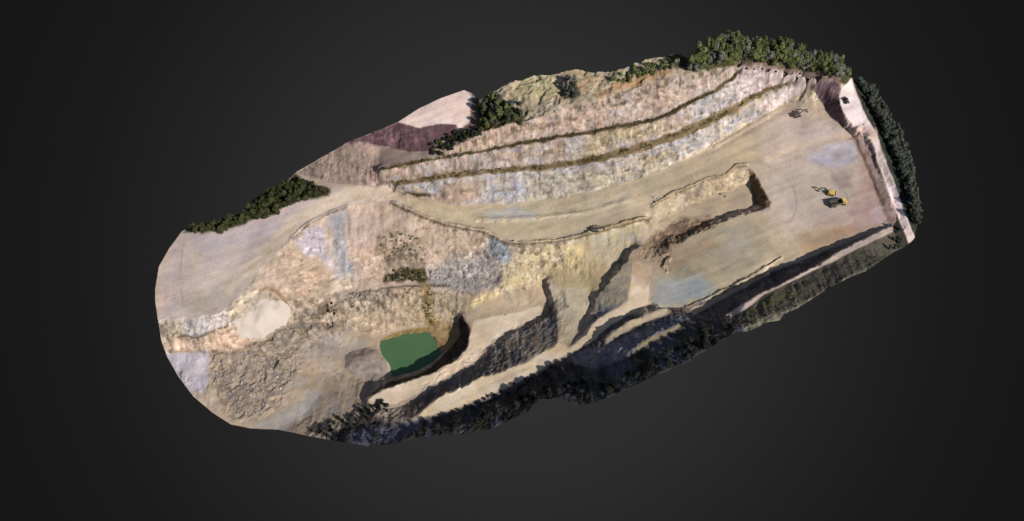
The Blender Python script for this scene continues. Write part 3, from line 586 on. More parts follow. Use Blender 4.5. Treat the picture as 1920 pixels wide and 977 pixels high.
# ------------------------------------------------------------------ materials
def mat_base(name):
    m = bpy.data.materials.new(name); m.use_nodes = True
    t = m.node_tree; b = t.nodes['Principled BSDF']
    b.inputs['Roughness'].default_value = .95
    b.inputs['Specular IOR Level'].default_value = .15
    return m, t, b
def ground_material():
    m, t, b = mat_base('quarry_ground')
    a = t.nodes.new('ShaderNodeAttribute'); a.attribute_name = 'albedo'
    g = t.nodes.new('ShaderNodeNewGeometry')
    n1 = t.nodes.new('ShaderNodeTexNoise'); n1.inputs['Scale'].default_value = .9; n1.inputs['Detail'].default_value = 6
    t.links.new(g.outputs['Position'], n1.inputs['Vector'])
    r = t.nodes.new('ShaderNodeMapRange'); r.inputs[1].default_value = .3; r.inputs[2].default_value = .7
    r.inputs[3].default_value = .92; r.inputs[4].default_value = 1.08
    t.links.new(n1.outputs['Fac'], r.inputs[0])
    v = t.nodes.new('ShaderNodeVectorMath'); v.operation = 'SCALE'
    t.links.new(a.outputs['Color'], v.inputs[0]); t.links.new(r.outputs[0], v.inputs['Scale'])
    t.links.new(v.outputs[0], b.inputs['Base Color'])
    bu = t.nodes.new('ShaderNodeBump'); bu.inputs['Strength'].default_value = .3; bu.inputs['Distance'].default_value = .4
    t.links.new(n1.outputs['Fac'], bu.inputs['Height']); t.links.new(bu.outputs[0], b.inputs['Normal'])
    return m
def noisy(name, c1, c2, scale=1.0, rough=.9, rand=.0, spec=.15, metal=0):
    m, t, b = mat_base(name)
    tc = t.nodes.new('ShaderNodeTexCoord')
    n = t.nodes.new('ShaderNodeTexNoise'); n.inputs['Scale'].default_value = scale; n.inputs['Detail'].default_value = 4
    t.links.new(tc.outputs['Object'], n.inputs['Vector'])
    mr = t.nodes.new('ShaderNodeMapRange'); mr.inputs[1].default_value = .32; mr.inputs[2].default_value = .68
    t.links.new(n.outputs['Fac'], mr.inputs[0])
    mx = t.nodes.new('ShaderNodeMix'); mx.data_type = 'RGBA'
    mx.inputs['A'].default_value = (*c1, 1); mx.inputs['B'].default_value = (*c2, 1)
    t.links.new(mr.outputs[0], mx.inputs['Factor'])
    res = mx.outputs['Result']
    if rand:
        oi = t.nodes.new('ShaderNodeObjectInfo')
        rr = t.nodes.new('ShaderNodeMapRange'); rr.inputs[3].default_value = 1 - rand; rr.inputs[4].default_value = 1 + rand
        t.links.new(oi.outputs['Random'], rr.inputs[0])
        vs = t.nodes.new('ShaderNodeVectorMath'); vs.operation = 'SCALE'
        t.links.new(res, vs.inputs[0]); t.links.new(rr.outputs[0], vs.inputs['Scale'])
        res = vs.outputs[0]
    t.links.new(res, b.inputs['Base Color'])
    b.inputs['Roughness'].default_value = rough; b.inputs['Specular IOR Level'].default_value = spec
    b.inputs['Metallic'].default_value = metal
    return m
M = {
 'ground': ground_material(),
 'bark': noisy('bark', (.07,.05,.035), (.12,.09,.065), 2),
 'leaf_green': noisy('leaf_green', (.05,.065,.022), (.115,.12,.045), .35, rand=.35),
 'leaf_grey': noisy('leaf_grey', (.075,.08,.06), (.12,.12,.10), .35, rand=.3),
 'leaf_dark': noisy('leaf_dark', (.038,.045,.034), (.068,.074,.058), .3, rand=.22),
 'leaf_olive': noisy('leaf_olive', (.022,.026,.009), (.05,.052,.02), .35, rand=.3),
 'leaf_black': noisy('leaf_black', (.012,.013,.010), (.023,.024,.019), .35, rand=.35),  # dark leaves; rim trees carry their slope's shade in this colour
 'leaf_dry': noisy('leaf_dry', (.13,.108,.075), (.21,.175,.125), .5, rand=.25),
 'rock_brown': noisy('rock_brown', (.11,.08,.062), (.19,.145,.115), .8, rand=.3),
 'scrub': noisy('scrub', (.045,.042,.014), (.10,.085,.035), .25),
 'rock': noisy('rock', (.20,.17,.145), (.32,.28,.24), .8, rand=.3),
 'rock_grey': noisy('rock_grey', (.19,.18,.175), (.29,.27,.26), .8, rand=.3),
 'white_sand': noisy('white_sand', (.37,.31,.265), (.42,.36,.31), .12),
 'grey_sand': noisy('grey_sand', (.15,.12,.10), (.25,.205,.175), .3),
 'earth': noisy('earth', (.07,.055,.045), (.12,.10,.085), .1),
 'yellow': noisy('yellow_paint', (.46,.32,.06), (.52,.38,.09), .8, .5, spec=.4),
 'dark_paint': noisy('dark_paint', (.05,.045,.035), (.08,.07,.05), .8, .6, spec=.3),
 'steel': noisy('dirty_steel', (.10,.085,.07), (.17,.145,.12), 1.2, .7, spec=.3),
 'rubber': noisy('rubber', (.02,.02,.02), (.045,.04,.035), 1.5, .9),
 'glass': noisy('cab_glass', (.02,.025,.03), (.03,.035,.04), 1, .15, spec=.6),
}
def water_material():
    m, t, b = mat_base('pond_water')
    tc = t.nodes.new('ShaderNodeNewGeometry')
    n = t.nodes.new('ShaderNodeTexNoise'); n.inputs['Scale'].default_value = .09; n.inputs['Detail'].default_value = 3
    t.links.new(tc.outputs['Position'], n.inputs['Vector'])
    mx = t.nodes.new('ShaderNodeMix'); mx.data_type = 'RGBA'
    mx.inputs['A'].default_value = (.040,.098,.044,1); mx.inputs['B'].default_value = (.066,.118,.052,1)
    t.links.new(n.outputs['Fac'], mx.inputs['Factor']); t.links.new(mx.outputs['Result'], b.inputs['Base Color'])
    b.inputs['Roughness'].default_value = .28; b.inputs['Specular IOR Level'].default_value = .3
    n2 = t.nodes.new('ShaderNodeTexNoise'); n2.inputs['Scale'].default_value = 1.2
    t.links.new(tc.outputs['Position'], n2.inputs['Vector'])
    bu = t.nodes.new('ShaderNodeBump'); bu.inputs['Strength'].default_value = .08; bu.inputs['Distance'].default_value = .2
    t.links.new(n2.outputs['Fac'], bu.inputs['Height']); t.links.new(bu.outputs[0], b.inputs['Normal'])
    return m
M['water'] = water_material()

# ------------------------------------------------------------------ object helpers
def link(o, parent=None):
    COL.objects.link(o)
    if parent is not None: o.parent = parent
    return o
def tag(o, label=None, cat=None, group=None, kind=None):
    if label: o['label'] = label
    if cat: o['category'] = cat
    if group: o['group'] = group
    if kind: o['kind'] = kind
    return o
def mesh_obj(name, V, F, mat, parent=None, smooth=True):
    me = bpy.data.meshes.new(name)
    V = np.asarray(V, np.float32)
    F = list(map(tuple, F)) if not isinstance(F, np.ndarray) else F
    if isinstance(F, np.ndarray):
        n = F.shape[1]
        me.vertices.add(len(V)); me.vertices.foreach_set('co', V.ravel())
        me.loops.add(F.size); me.loops.foreach_set('vertex_index', F.ravel().astype(np.int32))
        me.polygons.add(len(F))
        me.polygons.foreach_set('loop_start', np.arange(0, F.size, n, dtype=np.int32))
        me.polygons.foreach_set('loop_total', np.full(len(F), n, np.int32))
        me.update(calc_edges=True)
    else:
        me.from_pydata(V.tolist(), [], F); me.update()
    me.materials.append(M[mat])
    if smooth: me.polygons.foreach_set('use_smooth', np.ones(len(me.polygons), bool))
    o = bpy.data.objects.new(name, me)
    return link(o, parent)
def bm_obj(name, bm, mat, parent=None, smooth=False):
    me = bpy.data.meshes.new(name); bm.to_mesh(me); bm.free()
    me.materials.append(M[mat])
    if smooth: me.polygons.foreach_set('use_smooth', np.ones(len(me.polygons), bool))
    return link(bpy.data.objects.new(name, me), parent)

# ------------------------------------------------------------------ terrain sheets
OP = ow[:, :2]
vin = inside(GX, GY, OP)
fin = vin[:-1, :-1] | vin[1:, :-1] | vin[1:, 1:] | vin[:-1, 1:]
X, Y = GX.copy(), GY.copy(); ZZ = ZG.copy()
need = np.zeros_like(vin)
need[:-1, :-1] |= fin; need[1:, :-1] |= fin; need[1:, 1:] |= fin; need[:-1, 1:] |= fin
snap = need & ~vin
si = np.where(snap)
def nearest_on(px, py, P):
    best = np.full(len(px), 1e9); bx = px.copy(); by = py.copy()
    for a, b in zip(P, np.roll(P, -1, 0)):
        d = b - a; L2 = max(d @ d, 1e-9)
        t = np.clip(((px - a[0]) * d[0] + (py - a[1]) * d[1]) / L2, 0, 1)
        qx, qy = a[0] + t * d[0], a[1] + t * d[1]
        q = np.hypot(px - qx, py - qy); m = q < best
        best = np.where(m, q, best); bx = np.where(m, qx, bx); by = np.where(m, qy, by)
    return bx, by
sx, sy = nearest_on(X[si], Y[si], OP)
X[si], Y[si] = sx, sy
gx2, gy2 = np.gradient(ZG, h)
NRM = np.stack([-gx2, -gy2, np.ones_like(gx2)], -1); NRM /= np.linalg.norm(NRM, axis=-1, keepdims=True)
IDX = np.arange(nx * ny).reshape(nx, ny)
quads = np.stack([IDX[:-1, :-1], IDX[1:, :-1], IDX[1:, 1:], IDX[:-1, 1:]], -1)[fin]
freg = np.maximum(REG[:-1, :-1], 0)[fin]
VALL = np.stack([X, Y, ZZ], -1).reshape(-1, 3); AALL = ALB.reshape(-1, 3); NALL = NRM.reshape(-1, 3)
# merge regions of equal name that were painted as separate layers but are one kind
order = {}
for r in range(len(REGNAMES)):
    q = quads[freg == r]
    if len(q) < 40:
        freg[freg == r] = 0
for r, nm in enumerate(REGNAMES):
    q = quads[freg == r]
    if len(q) == 0: continue
    used, inv = np.unique(q, return_inverse=True)
    o = mesh_obj(nm, VALL[used], inv.reshape(q.shape), 'ground')
    at_ = o.data.attributes.new('albedo', 'FLOAT_COLOR', 'POINT')
    at_.data.foreach_set('color', np.hstack([AALL[used], np.ones((len(used), 1))]).astype(np.float32).ravel())
    o.data.normals_split_custom_set_from_vertices(NALL[used].tolist())
    tag(o, kind='structure')
# broken edge of the ground under the rim
cen = OP.mean(0)
dense = []
for p_, q_ in zip(OP, np.roll(OP, -1, 0)):
    m_ = max(1, int(np.hypot(*(q_ - p_)) / 1.5))
    dense += [p_ + (q_ - p_) * t_ / m_ for t_ in range(m_)]
OD = np.array(dense); n = len(OD)
dirs = cen - OD; dirs /= np.linalg.norm(dirs, axis=1, keepdims=True)
zd = np.minimum.reduce([sample(ZG, OD[:, 0] + dirs[:, 0] * k_, OD[:, 1] + dirs[:, 1] * k_) for k_ in (-.5, 0, .6)])
P3 = np.column_stack([OD + dirs * .3, zd])
low = np.column_stack([OD + dirs * 9, zd - 9])
V = np.vstack([P3 - [0, 0, .25], low]); F = [(i, (i + 1) % n, n + (i + 1) % n, n + i) for i in range(n)]
tag(mesh_obj('ground_edge', V, F, 'earth', smooth=False), kind='structure')

def ground_z(x, y):
    fx = np.clip((np.asarray(x) - x0) / h, 0, nx - 1.01); fy = np.clip((np.asarray(y) - y0) / h, 0, ny - 1.01)
    i, j = fx.astype(int), fy.astype(int); a, b = fx - i, fy - j
    return (ZG[i, j] * (1 - a) + ZG[i + 1, j] * a) * (1 - b) + (ZG[i, j + 1] * (1 - a) + ZG[i + 1, j + 1] * a) * b
ZS = np.arange(80, -45, -.4)
def hit(px, py):
    xs, ys = at(px, py, ZS)
    g = ground_z(xs, ys)
    k = np.where(ZS <= g)[0]
    k = k[0] if len(k) else -1
    return float(xs[k]), float(ys[k]), float(g[k])
def on_ground(x, y): return bool(inside(np.array([x]), np.array([y]), OP)[0])

# pond
pp = [(704,651),(709,633),(753,622),(804,616),(820,630),(833,653),(836,664),(806,689),(770,706),(729,712),(718,678)]
pw = np.array([at(a, b, -29.85) for a, b in pp])
tag(mesh_obj('pond_water', np.column_stack([pw, np.full(len(pw), -29.85)]), [tuple(range(len(pw)))], 'water', smooth=False), kind='structure')

# stockpiles
def heap(name, px_poly, height, slope, mat, label, seed):
    P = np.array([hit(a, b)[:2] for a, b in px_poly])
    s = .8
    xs = np.arange(P[:, 0].min() - 2, P[:, 0].max() + 2, s); ys = np.arange(P[:, 1].min() - 2, P[:, 1].max() + 2, s)
    A, B = np.meshgrid(xs, ys, indexing='ij')
    d, _ = seg_dist(A, B, P, True); d = np.where(inside(A, B, P), d, -d)
    d = d + 1.5 * fbm(A / 5, B / 5, seed, 5, .6)
    top = height * (1 - np.exp(-np.maximum(d, 0) * slope / height))
    zz = ground_z(A, B)
    for _ in range(12):
        Q = np.pad(zz, 1, mode='edge'); zz = .2 * (zz + Q[:-2, 1:-1] + Q[2:, 1:-1] + Q[1:-1, :-2] + Q[1:-1, 2:])
    zz = np.where(d > 1.5, zz, ground_z(A, B))
    z = zz + np.where(d > 0, top + .05, np.maximum(d, -1.5) * .6) + (.9 * fbm(A / 9, B / 9, seed + 4) + .4 * fbm(A / 3, B / 3, seed + 2)) * np.clip(d / 3, 0, 1)
    keep = d > -1.3
    f = keep[:-1, :-1] & keep[1:, :-1] & keep[1:, 1:] & keep[:-1, 1:]
    I = np.arange(A.size).reshape(A.shape)
    q = np.stack([I[:-1, :-1], I[1:, :-1], I[1:, 1:], I[:-1, 1:]], -1)[f]
    used, inv = np.unique(q, return_inverse=True)
    V = np.stack([A, B, z], -1).reshape(-1, 3)[used]
    o = mesh_obj(name, V, inv.reshape(q.shape), mat)
    return tag(o, label, 'stockpile')
heap('stockpile', [(487,556),(495,560),(527,563),(544,574),(547,591),(532,609),(508,622),(495,635),(472,637),(450,632),(449,614),(434,607),(449,597),(472,586),(483,571)], 6.5, .7, 'white_sand', 'large white heap of crushed stone below the pale left plateau', 3)
heap('stockpile', [(645,667),(655,661),(685,654),(707,655),(717,674),(724,698),(718,707),(704,713),(664,704),(645,695)], 5.5, .6, 'grey_sand', 'dull brown grey heap of gravel beside the green pond', 12)

# ------------------------------------------------------------------ plants
def crown_mesh(name, seed, mat, R, Hc, z0, n, leaf, conic=0.0, lobes=6):
    r = np.random.default_rng(seed)
    cs = []
    for i in range(lobes):
        t = r.random(); a = r.random() * 6.283
        rad = R * (1 - conic * t) * .55 * math.sqrt(r.random())
        cs.append((rad * math.cos(a), rad * math.sin(a), z0 + Hc * (.18 + .7 * t), R * (1 - conic * t) * r.uniform(.4, .66), Hc * r.uniform(.16, .28)))
    V = []; F = []
    bmc = bmesh.new(); bmesh.ops.create_icosphere(bmc, subdivisions=1, radius=1)
    base = np.array([v.co[:] for v in bmc.verts]); tri = [[v.index for v in f.verts] for f in bmc.faces]; bmc.free()
    for c in cs:
        k0 = len(V); w_ = base * (1 + .18 * r.normal(size=(len(base), 1)))
        V += list(w_ * np.array([c[3] * .82, c[3] * .82, c[4] * .95]) + np.array(c[:3]))
        F += [[k0 + a for a in t] + [k0 + t[2]] for t in tri]
    F = [tuple(f[:3]) for f in F]
    for i in range(n):
        c = cs[i % lobes]
        d = r.normal(size=3); d /= np.linalg.norm(d)
        q = r.random() ** .4
        p = np.array([c[0] + d[0] * c[3] * q, c[1] + d[1] * c[3] * q, c[2] + d[2] * c[4] * q * 1.2])
        nrm = d + .7 * r.normal(size=3); nrm /= np.linalg.norm(nrm)
        u = np.cross(nrm, r.normal(size=3)); u /= np.linalg.norm(u); v = np.cross(nrm, u)
        s = leaf * r.uniform(.6, 1.3); k0 = len(V)
        V += [p - u * s, p - v * s * .7, p + u * s, p + v * s * .7]
        F.append((k0, k0 + 1, k0 + 2, k0 + 3))
    return np.array(V), F
def trunk_mesh(seed, Ht, r0):
    r = np.random.default_rng(seed); V = []; F = []
    def limb(p, q, a, b):
        p, q = np.array(p, float), np.array(q, float); d = q - p; d /= np.linalg.norm(d)
        u = np.cross(d, [.3, .9, .2]); u /= np.linalg.norm(u); v = np.cross(d, u); k = len(V)
        for c, rr in ((p, a), (q, b)):
            for i in range(6):
                t = i * math.pi / 3; V.append(c + rr * (u * math.cos(t) + v * math.sin(t)))
        for i in range(6): F.append((k + i, k + (i + 1) % 6, k + 6 + (i + 1) % 6, k + 6 + i))
    limb((0, 0, -.5), (.1, 0, Ht * .5), r0, r0 * .7); limb((.1, 0, Ht * .5), (0, .1, Ht * .9), r0 * .7, r0 * .2)
    for i in range(3):
        a = r.random() * 6.28; z = Ht * r.uniform(.35, .6)
        limb((0, 0, z), (math.cos(a) * Ht * .18, math.sin(a) * Ht * .18, z + Ht * .18), r0 * .4, r0 * .12)
    return np.array(V), np.array(F)
class Kind:
    def __init__(s, name, cat, mat, variants, R, Ht, n, leaf, conic, trunk=True):
        s.name, s.cat, s.protos, s.k, s.trunk = name, cat, [], 0, trunk
        for i in range(variants):
            V, F = crown_mesh(name, 100 + i * 7 + len(name), mat, R, Ht * (.8 if trunk else 1), Ht * .2 if trunk else -.1 * Ht, n, leaf, conic, 7 if trunk else 5)
            me = bpy.data.meshes.new('crown' if trunk else 'foliage'); me.from_pydata(V.tolist(), [], F); me.materials.append(M[mat])
            tm = None
            V, F = trunk_mesh(50 + i, Ht * (1 if trunk else .7), R * .055)
            tm = bpy.data.meshes.new('trunk' if trunk else 'stem'); tm.from_pydata(V.tolist(), [], F.tolist()); tm.materials.append(M['bark'])
            s.protos.append((me, tm))
    def put(s, x, y, sc, label, group):
        z = float(ground_z(x, y))
        me, tm = s.protos[s.k % len(s.protos)]; s.k += 1
        o = bpy.data.objects.new(s.name, None); o.empty_display_size = .5
        link(o); o.location = (x, y, z - .1)
        o.rotation_euler = (0, 0, random.uniform(0, 6.28)); q = sc * random.uniform(.9, 1.1)
        o.scale = (sc, sc, q)
        tag(o, label, s.cat, group)
        link(bpy.data.objects.new(me.name, me), o)
        link(bpy.data.objects.new(tm.name, tm), o)
        return o
random.seed(5)
K = {
 'green': Kind('broadleaf_tree', 'tree', 'leaf_green', 6, 3.6, 12, 850, .42, .2),
 'grey': Kind('broadleaf_tree', 'tree', 'leaf_grey', 5, 3.4, 12, 800, .42, .2),
 'dark': Kind('evergreen_tree', 'tree', 'leaf_dark', 6, 4.0, 9.5, 850, .4, .25),
 'olive': Kind('low_tree', 'tree', 'leaf_olive', 5, 3.2, 6.5, 650, .38, .3),
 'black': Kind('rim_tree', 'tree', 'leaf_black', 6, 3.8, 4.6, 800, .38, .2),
 'bush': Kind('shrub', 'shrub', 'leaf_olive', 4, 1.5, 1.8, 130, .36, .2, False),
 'dry': Kind('shrub', 'shrub', 'leaf_dry', 4, 1.7, 1.3, 150, .34, .2, False),
 'gbush': Kind('shrub', 'shrub', 'leaf_green', 4, 1.8, 2.4, 150, .4, .2, False),
 'brush': Kind('shrub', 'shrub', 'leaf_black', 4, 1.4, 1.9, 120, .34, .2, False),
}
def scatter(poly, count, mind, sd_=0):
    rr = random.Random(len(poly) * 31 + count + sd_)
    P = np.array(poly, float); pts = []
    tries = 0
    while len(pts) < count and tries < count * 60:
        tries += 1
        a = rr.uniform(P[:, 0].min(), P[:, 0].max()); b = rr.uniform(P[:, 1].min(), P[:, 1].max())
        if not inside(np.array([a]), np.array([b]), P)[0]: continue
        if any((a - c) ** 2 + (b - d) ** 2 < mind ** 2 for c, d in pts): continue
        pts.append((a, b))
    return pts
def grove(poly, count, mind, kinds, smin, smax, label, group, sd_=0):
    for a, b in scatter(poly, count, mind, sd_):
        x, y, z = hit(a, b)
        if on_ground(x, y):
            K[random.choice(kinds)].put(x, y, random.uniform(smin, smax), label, group)
grove([(1296,132),(1310,112),(1330,102),(1345,94),(1365,88),(1385,90),(1440,96),(1520,116),(1555,130),(1592,150),(1580,156),(1535,143),(1500,135),(1440,124),(1390,117),(1350,128)], 115, 7, ['green','green','grey'], .95, 1.4, 'tall green or grey tree in the wood along the upper right rim', 'trees of the upper right wood')
grove([(1606,152),(1626,167),(1648,194),(1668,230),(1688,270),(1702,304),(1708,342),(1715,377),(1720,410),(1716,430),(1708,400),(1696,350),(1682,312),(1664,268),(1642,220),(1620,178)], 100, 6, ['dark'], .7, 1.0, 'dark evergreen tree in the row outside the pale road on the right', 'evergreen row beside the pale road')
grove([(1686,425),(1695,447),(1690,464),(1664,476),(1672,452)], 10, 6, ['dark'], .32, .45, 'small dark tree in the gap between pit corner and pale road', 'trees in the gap by the pale road')
grove([(350,432),(410,420),(455,404),(475,382),(515,356),(555,344),(616,360),(596,372),(545,384),(515,404),(480,414),(420,434),(370,440)], 80, 7, ['olive'], .8, 1.2, 'dark olive tree in the wood above the pale left plateau', 'trees of the left wood')
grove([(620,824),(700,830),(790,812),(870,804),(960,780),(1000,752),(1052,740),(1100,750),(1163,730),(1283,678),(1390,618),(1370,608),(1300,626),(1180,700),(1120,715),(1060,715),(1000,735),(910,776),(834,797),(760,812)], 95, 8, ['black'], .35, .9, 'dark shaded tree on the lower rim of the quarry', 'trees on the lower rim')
grove([(896,196),(922,184),(950,196),(988,212),(975,234),(905,244)], 46, 5, ['green','olive','dark'], .5, .85, 'green bushy tree in the notch between the pink heap and the rocky hill', 'trees in the notch')
for a, b, s in ((975, 200, .5),):
    x, y, z = hit(a, b); K['dark'].put(x, y, s, 'single dark round tree on the rocky hill right of the notch', None)
grove([(1050,160),(1075,150),(1098,175),(1075,190),(1055,182)], 14, 6, ['dark','grey'], .45, .65, 'grey green tree in the gully between the two pale rock knolls', 'trees in the gully')
grove([(1148,150),(1190,128),(1225,118),(1262,118),(1262,130),(1215,140),(1160,160)], 22, 7, ['gbush'], 1.1, 1.8, 'green shrub on the hilltop above the orange soil', 'shrubs on the hilltop')
grove([(1262,128),(1300,118),(1330,126),(1335,135),(1290,140)], 10, 7, ['gbush','grey'], .5, .8, 'grey green bush at the left end of the upper right wood', 'bushes at the end of the wood')
grove([(806,272),(850,252),(900,236),(905,250),(860,270),(830,292),(812,292)], 44, 4, ['bush','brush'], 1.1, 1.8, 'dark shrub on the shelf below the purple soil slope', 'shrubs below the soil slope')
grove([(722,525),(742,505),(764,502),(774,512),(797,507),(800,524),(770,527)], 30, 4, ['bush','dry'], .6, 1.1, 'dark shrub in the thicket on the middle bench above the pond', 'shrubs on the middle bench')
grove([(602,574),(620,566),(632,576),(628,590),(606,588)], 11, 4, ['brush','dry'], .7, 1.1, 'dark brown shrub in the clump beside the rubble field', 'shrubs beside the rubble')
grove([(612,608),(628,604),(630,614),(614,616)], 4, 4, ['brush'], .6, .8, 'dark shrub just below the clump beside the rubble field', 'lower shrubs beside the rubble')
grove([(580,806),(620,790),(690,756),(715,752),(735,765),(690,790),(640,815),(600,818)], 40, 6, ['brush'], .9, 1.6, 'dark shrub on the bank at the foot of the lower ramp', 'shrubs at the foot of the ramp')
grove([(850,770),(910,744),(972,716),(1012,700),(1055,678),(1052,690),(1010,712),(910,764),(855,786)], 30, 5, ['brush'], .6, 1.0, 'small dark shrub along the outer edge of the upper ramp', 'shrubs along the upper ramp')
grove([(1395,128),(1440,130),(1530,144),(1530,147),(1440,134),(1395,133)], 9, 10, ['brush'], .7, 1.0, 'small dark bush on the bank below the upper right wood', 'bushes on the bank below the wood')
grove([(705,448),(740,432),(785,445),(800,478),(770,492),(735,490)], 46, 4, ['dry'], .4, .9, 'small olive shrub on the pink slope below the haul road', 'shrubs on the pink slope')
grove([(792,545),(808,545),(818,605),(795,600)], 20, 4, ['dry','bush'], .4, .8, 'olive shrub in the strip running down to the pond', 'shrubs above the pond')
grove([(1395,590),(1440,568),(1540,530),(1600,505),(1640,478),(1650,488),(1540,545),(1460,592),(1405,612)], 20, 6, ['bush','dry'], .4, .8, 'olive shrub on the outer slope below the pale rim road', 'shrubs on the outer slope')

# scrub too dense to count on the two benches
def scrub(line, wid, count, name, label):
    P = np.array(line, float); r = np.random.default_rng(count)
    seg = np.hypot(*np.diff(P, axis=0).T); cum = np.concatenate([[0], np.cumsum(seg)]) / seg.sum()
    V = []; F = []
    for i in range(count):
        t = r.random(); a = np.interp(t, cum, P[:, 0]); b = np.interp(t, cum, P[:, 1])
        if vnoise(np.array(a / 14.), np.array(b / 14.), 40) < .42: continue
        x, y, z = hit(a + r.normal() * 1.0, b + r.normal() * wid * .32)
        s0 = r.uniform(.35, .9)
        for _ in range(9):
            p = np.array([x, y, z]) + np.array([r.normal() * s0 * .7, r.normal() * s0 * .7, abs(r.normal()) * s0 * .7])
            nn = r.normal(size=3); nn /= np.linalg.norm(nn); u = np.cross(nn, r.normal(size=3)); u /= np.linalg.norm(u); v = np.cross(nn, u)
            s = r.uniform(.18, .36); k = len(V); V += [p - u * s, p - v * s, p + u * s, p + v * s]; F.append((k, k + 1, k + 2, k + 3))
    tag(mesh_obj(name, np.array(V), np.array(F), 'scrub', smooth=False), label, 'scrub', kind='stuff')
scrub(B1, 8, 520, 'bench_scrub', 'olive brown scrub along the lower of the two long benches')
scrub(B2, 5, 700, 'bench_scrub', 'dark scrub along the upper of the two long benches')

# ------------------------------------------------------------------ boulders
def rock_mesh(seed):
    bm = bmesh.new(); bmesh.ops.create_icosphere(bm, subdivisions=2, radius=1)
    r = random.Random(seed); cuts = [(Vector((r.gauss(0, 1), r.gauss(0, 1), r.gauss(0, 1))).normalized(), r.uniform(.55, .85)) for _ in range(9)]
    st = Vector((r.uniform(.8, 1.2), r.uniform(.7, 1.0), r.uniform(.55, .8)))
    for v in bm.verts:
        for nrm, d in cuts:
            e = v.co.dot(nrm) - d
            if e > 0: v.co -= nrm * e
        v.co = Vector((v.co.x * st.x, v.co.y * st.y, v.co.z * st.z))
    me = bpy.data.meshes.new('boulder'); bm.to_mesh(me); bm.free(); return me
ROCKS = {'rock': [], 'rock_grey': [], 'rock_brown': []}
for mt in ROCKS:
    for i in range(5):
        me = rock_mesh(i + {'rock': 20, 'rock_grey': 40, 'rock_brown': 60}[mt]); me.materials.append(M[mt]); ROCKS[mt].append(me)
def boulder(x, y, s, mt, label, group):
    o = bpy.data.objects.new('boulder', random.choice(ROCKS[mt])); link(o)
    o.location = (x, y, float(ground_z(x, y)) + s * .25); o.scale = (s, s, s)
    o.rotation_euler = (random.uniform(-.3, .3), random.uniform(-.3, .3), random.uniform(0, 6.28))
    return tag(o, label, 'boulder', group)
def boulders(poly, count, mind, smin, smax, mt, label, group):
    for a, b in scatter(poly, count, mind):
        x, y, z = hit(a, b); boulder(x, y, random.uniform(smin, smax), mt, label, group)
boulders([(398,665),(440,660),(505,645),(552,605),(590,590),(590,610),(556,650),(556,690),(535,730),(510,765),(470,780),(435,770),(400,735)], 150, 6, .4, 1.15, 'rock', 'brown boulder in the rubble field left of the pond', 'boulders of the rubble field')
boulders([(800,512),(860,500),(928,498),(938,522),(915,542),(860,548),(810,534)], 70, 5, .3, .85, 'rock_grey', 'grey boulder in the scree right of the middle bench thicket', 'boulders of the grey scree')
boulders([(648,552),(690,545),(757,538),(800,538),(800,543),(757,545),(700,556),(672,585),(655,580)], 40, 4, .5, 1.1, 'rock', 'boulder along the lip of the middle bench above the pond', 'boulders on the middle bench')
boulders([(1205,470),(1240,436),(1275,416),(1325,410),(1330,422),(1285,445),(1240,482)], 22, 7, .4, .9, 'rock_brown', 'brown boulder in the reddish rubble at the mouth of the trench', 'boulders at the trench mouth')
for (a, b, s, l) in ((1225, 371, .9, 'leftmost of three small boulders at the head of the trench'), (1234, 373, .8, 'rightmost of three small boulders at the head of the trench'), (1231, 380, 1.0, 'lowest of three small boulders at the head of the trench'),
                     (1361, 370, 1.1, 'boulder on the pale bank inside the trench'), (1352, 365, 1.3, 'larger boulder left of another on the bank inside the trench'),
                     (1620, 234, .9, 'lone grey boulder at the fork of the pale right road'), (869, 591, .8, 'lone boulder on the spur right of the pond'),
                     (617, 672, 1.0, 'lone dark boulder on the lower floor left of the gravel heap'), (948, 591, .7, 'small lone boulder on the flat top of the spur'), (1067, 576, .8, 'lone boulder on the pale fan above the upper ramp')):
    x, y, z = hit(a, b); boulder(x, y, s, 'rock', l, None)

# ------------------------------------------------------------------ machines
def box(bm, c, s, rot=None, bev=.06):
    g = bmesh.ops.create_cube(bm, size=1)
    for v in g['verts']: v.co = Vector((v.co.x * s[0], v.co.y * s[1], v.co.z * s[2]))
    if bev:
        es = list({e for v in g['verts'] for e in v.link_edges})
        r = bmesh.ops.bevel(bm, geom=es, offset=bev, segments=1, affect='EDGES')
        vs = list({v for f in r['faces'] for v in f.verts} | {v for v in g['verts'] if v.is_valid})
    else: vs = g['verts']
    from mathutils import Euler
    R = Euler(rot or (0, 0, 0)).to_matrix()
    for v in vs: v.co = R @ v.co + Vector(c)
def prism(bm, prof, y0_, y1_):
    a = [bm.verts.new((p[0], y0_, p[1])) for p in prof]; b = [bm.verts.new((p[0], y1_, p[1])) for p in prof]
    bm.faces.new(a); bm.faces.new(b[::-1])
    for i in range(len(prof)): bm.faces.new((a[i], b[i], b[(i + 1) % len(prof)], a[(i + 1) % len(prof)]))
    bmesh.ops.recalc_face_normals(bm, faces=bm.faces)
def cyl(bm, c, r, w, seg=20):
    from mathutils import Matrix
    bmesh.ops.create_cone(bm, cap_ends=True, segments=seg, radius1=r, radius2=r, depth=w, matrix=Matrix.Translation(c) @ Matrix.Rotation(math.pi / 2, 4, 'X'))
def place(name, label, cat, px, py, heading, sc):
    x, y, z = hit(px, py)
    e = bpy.data.objects.new(name, None); link(e); e.location = (x, y, z); e.rotation_euler = (0, 0, math.radians(heading)); e.scale = (sc, sc, sc)
    return tag(e, label, cat)
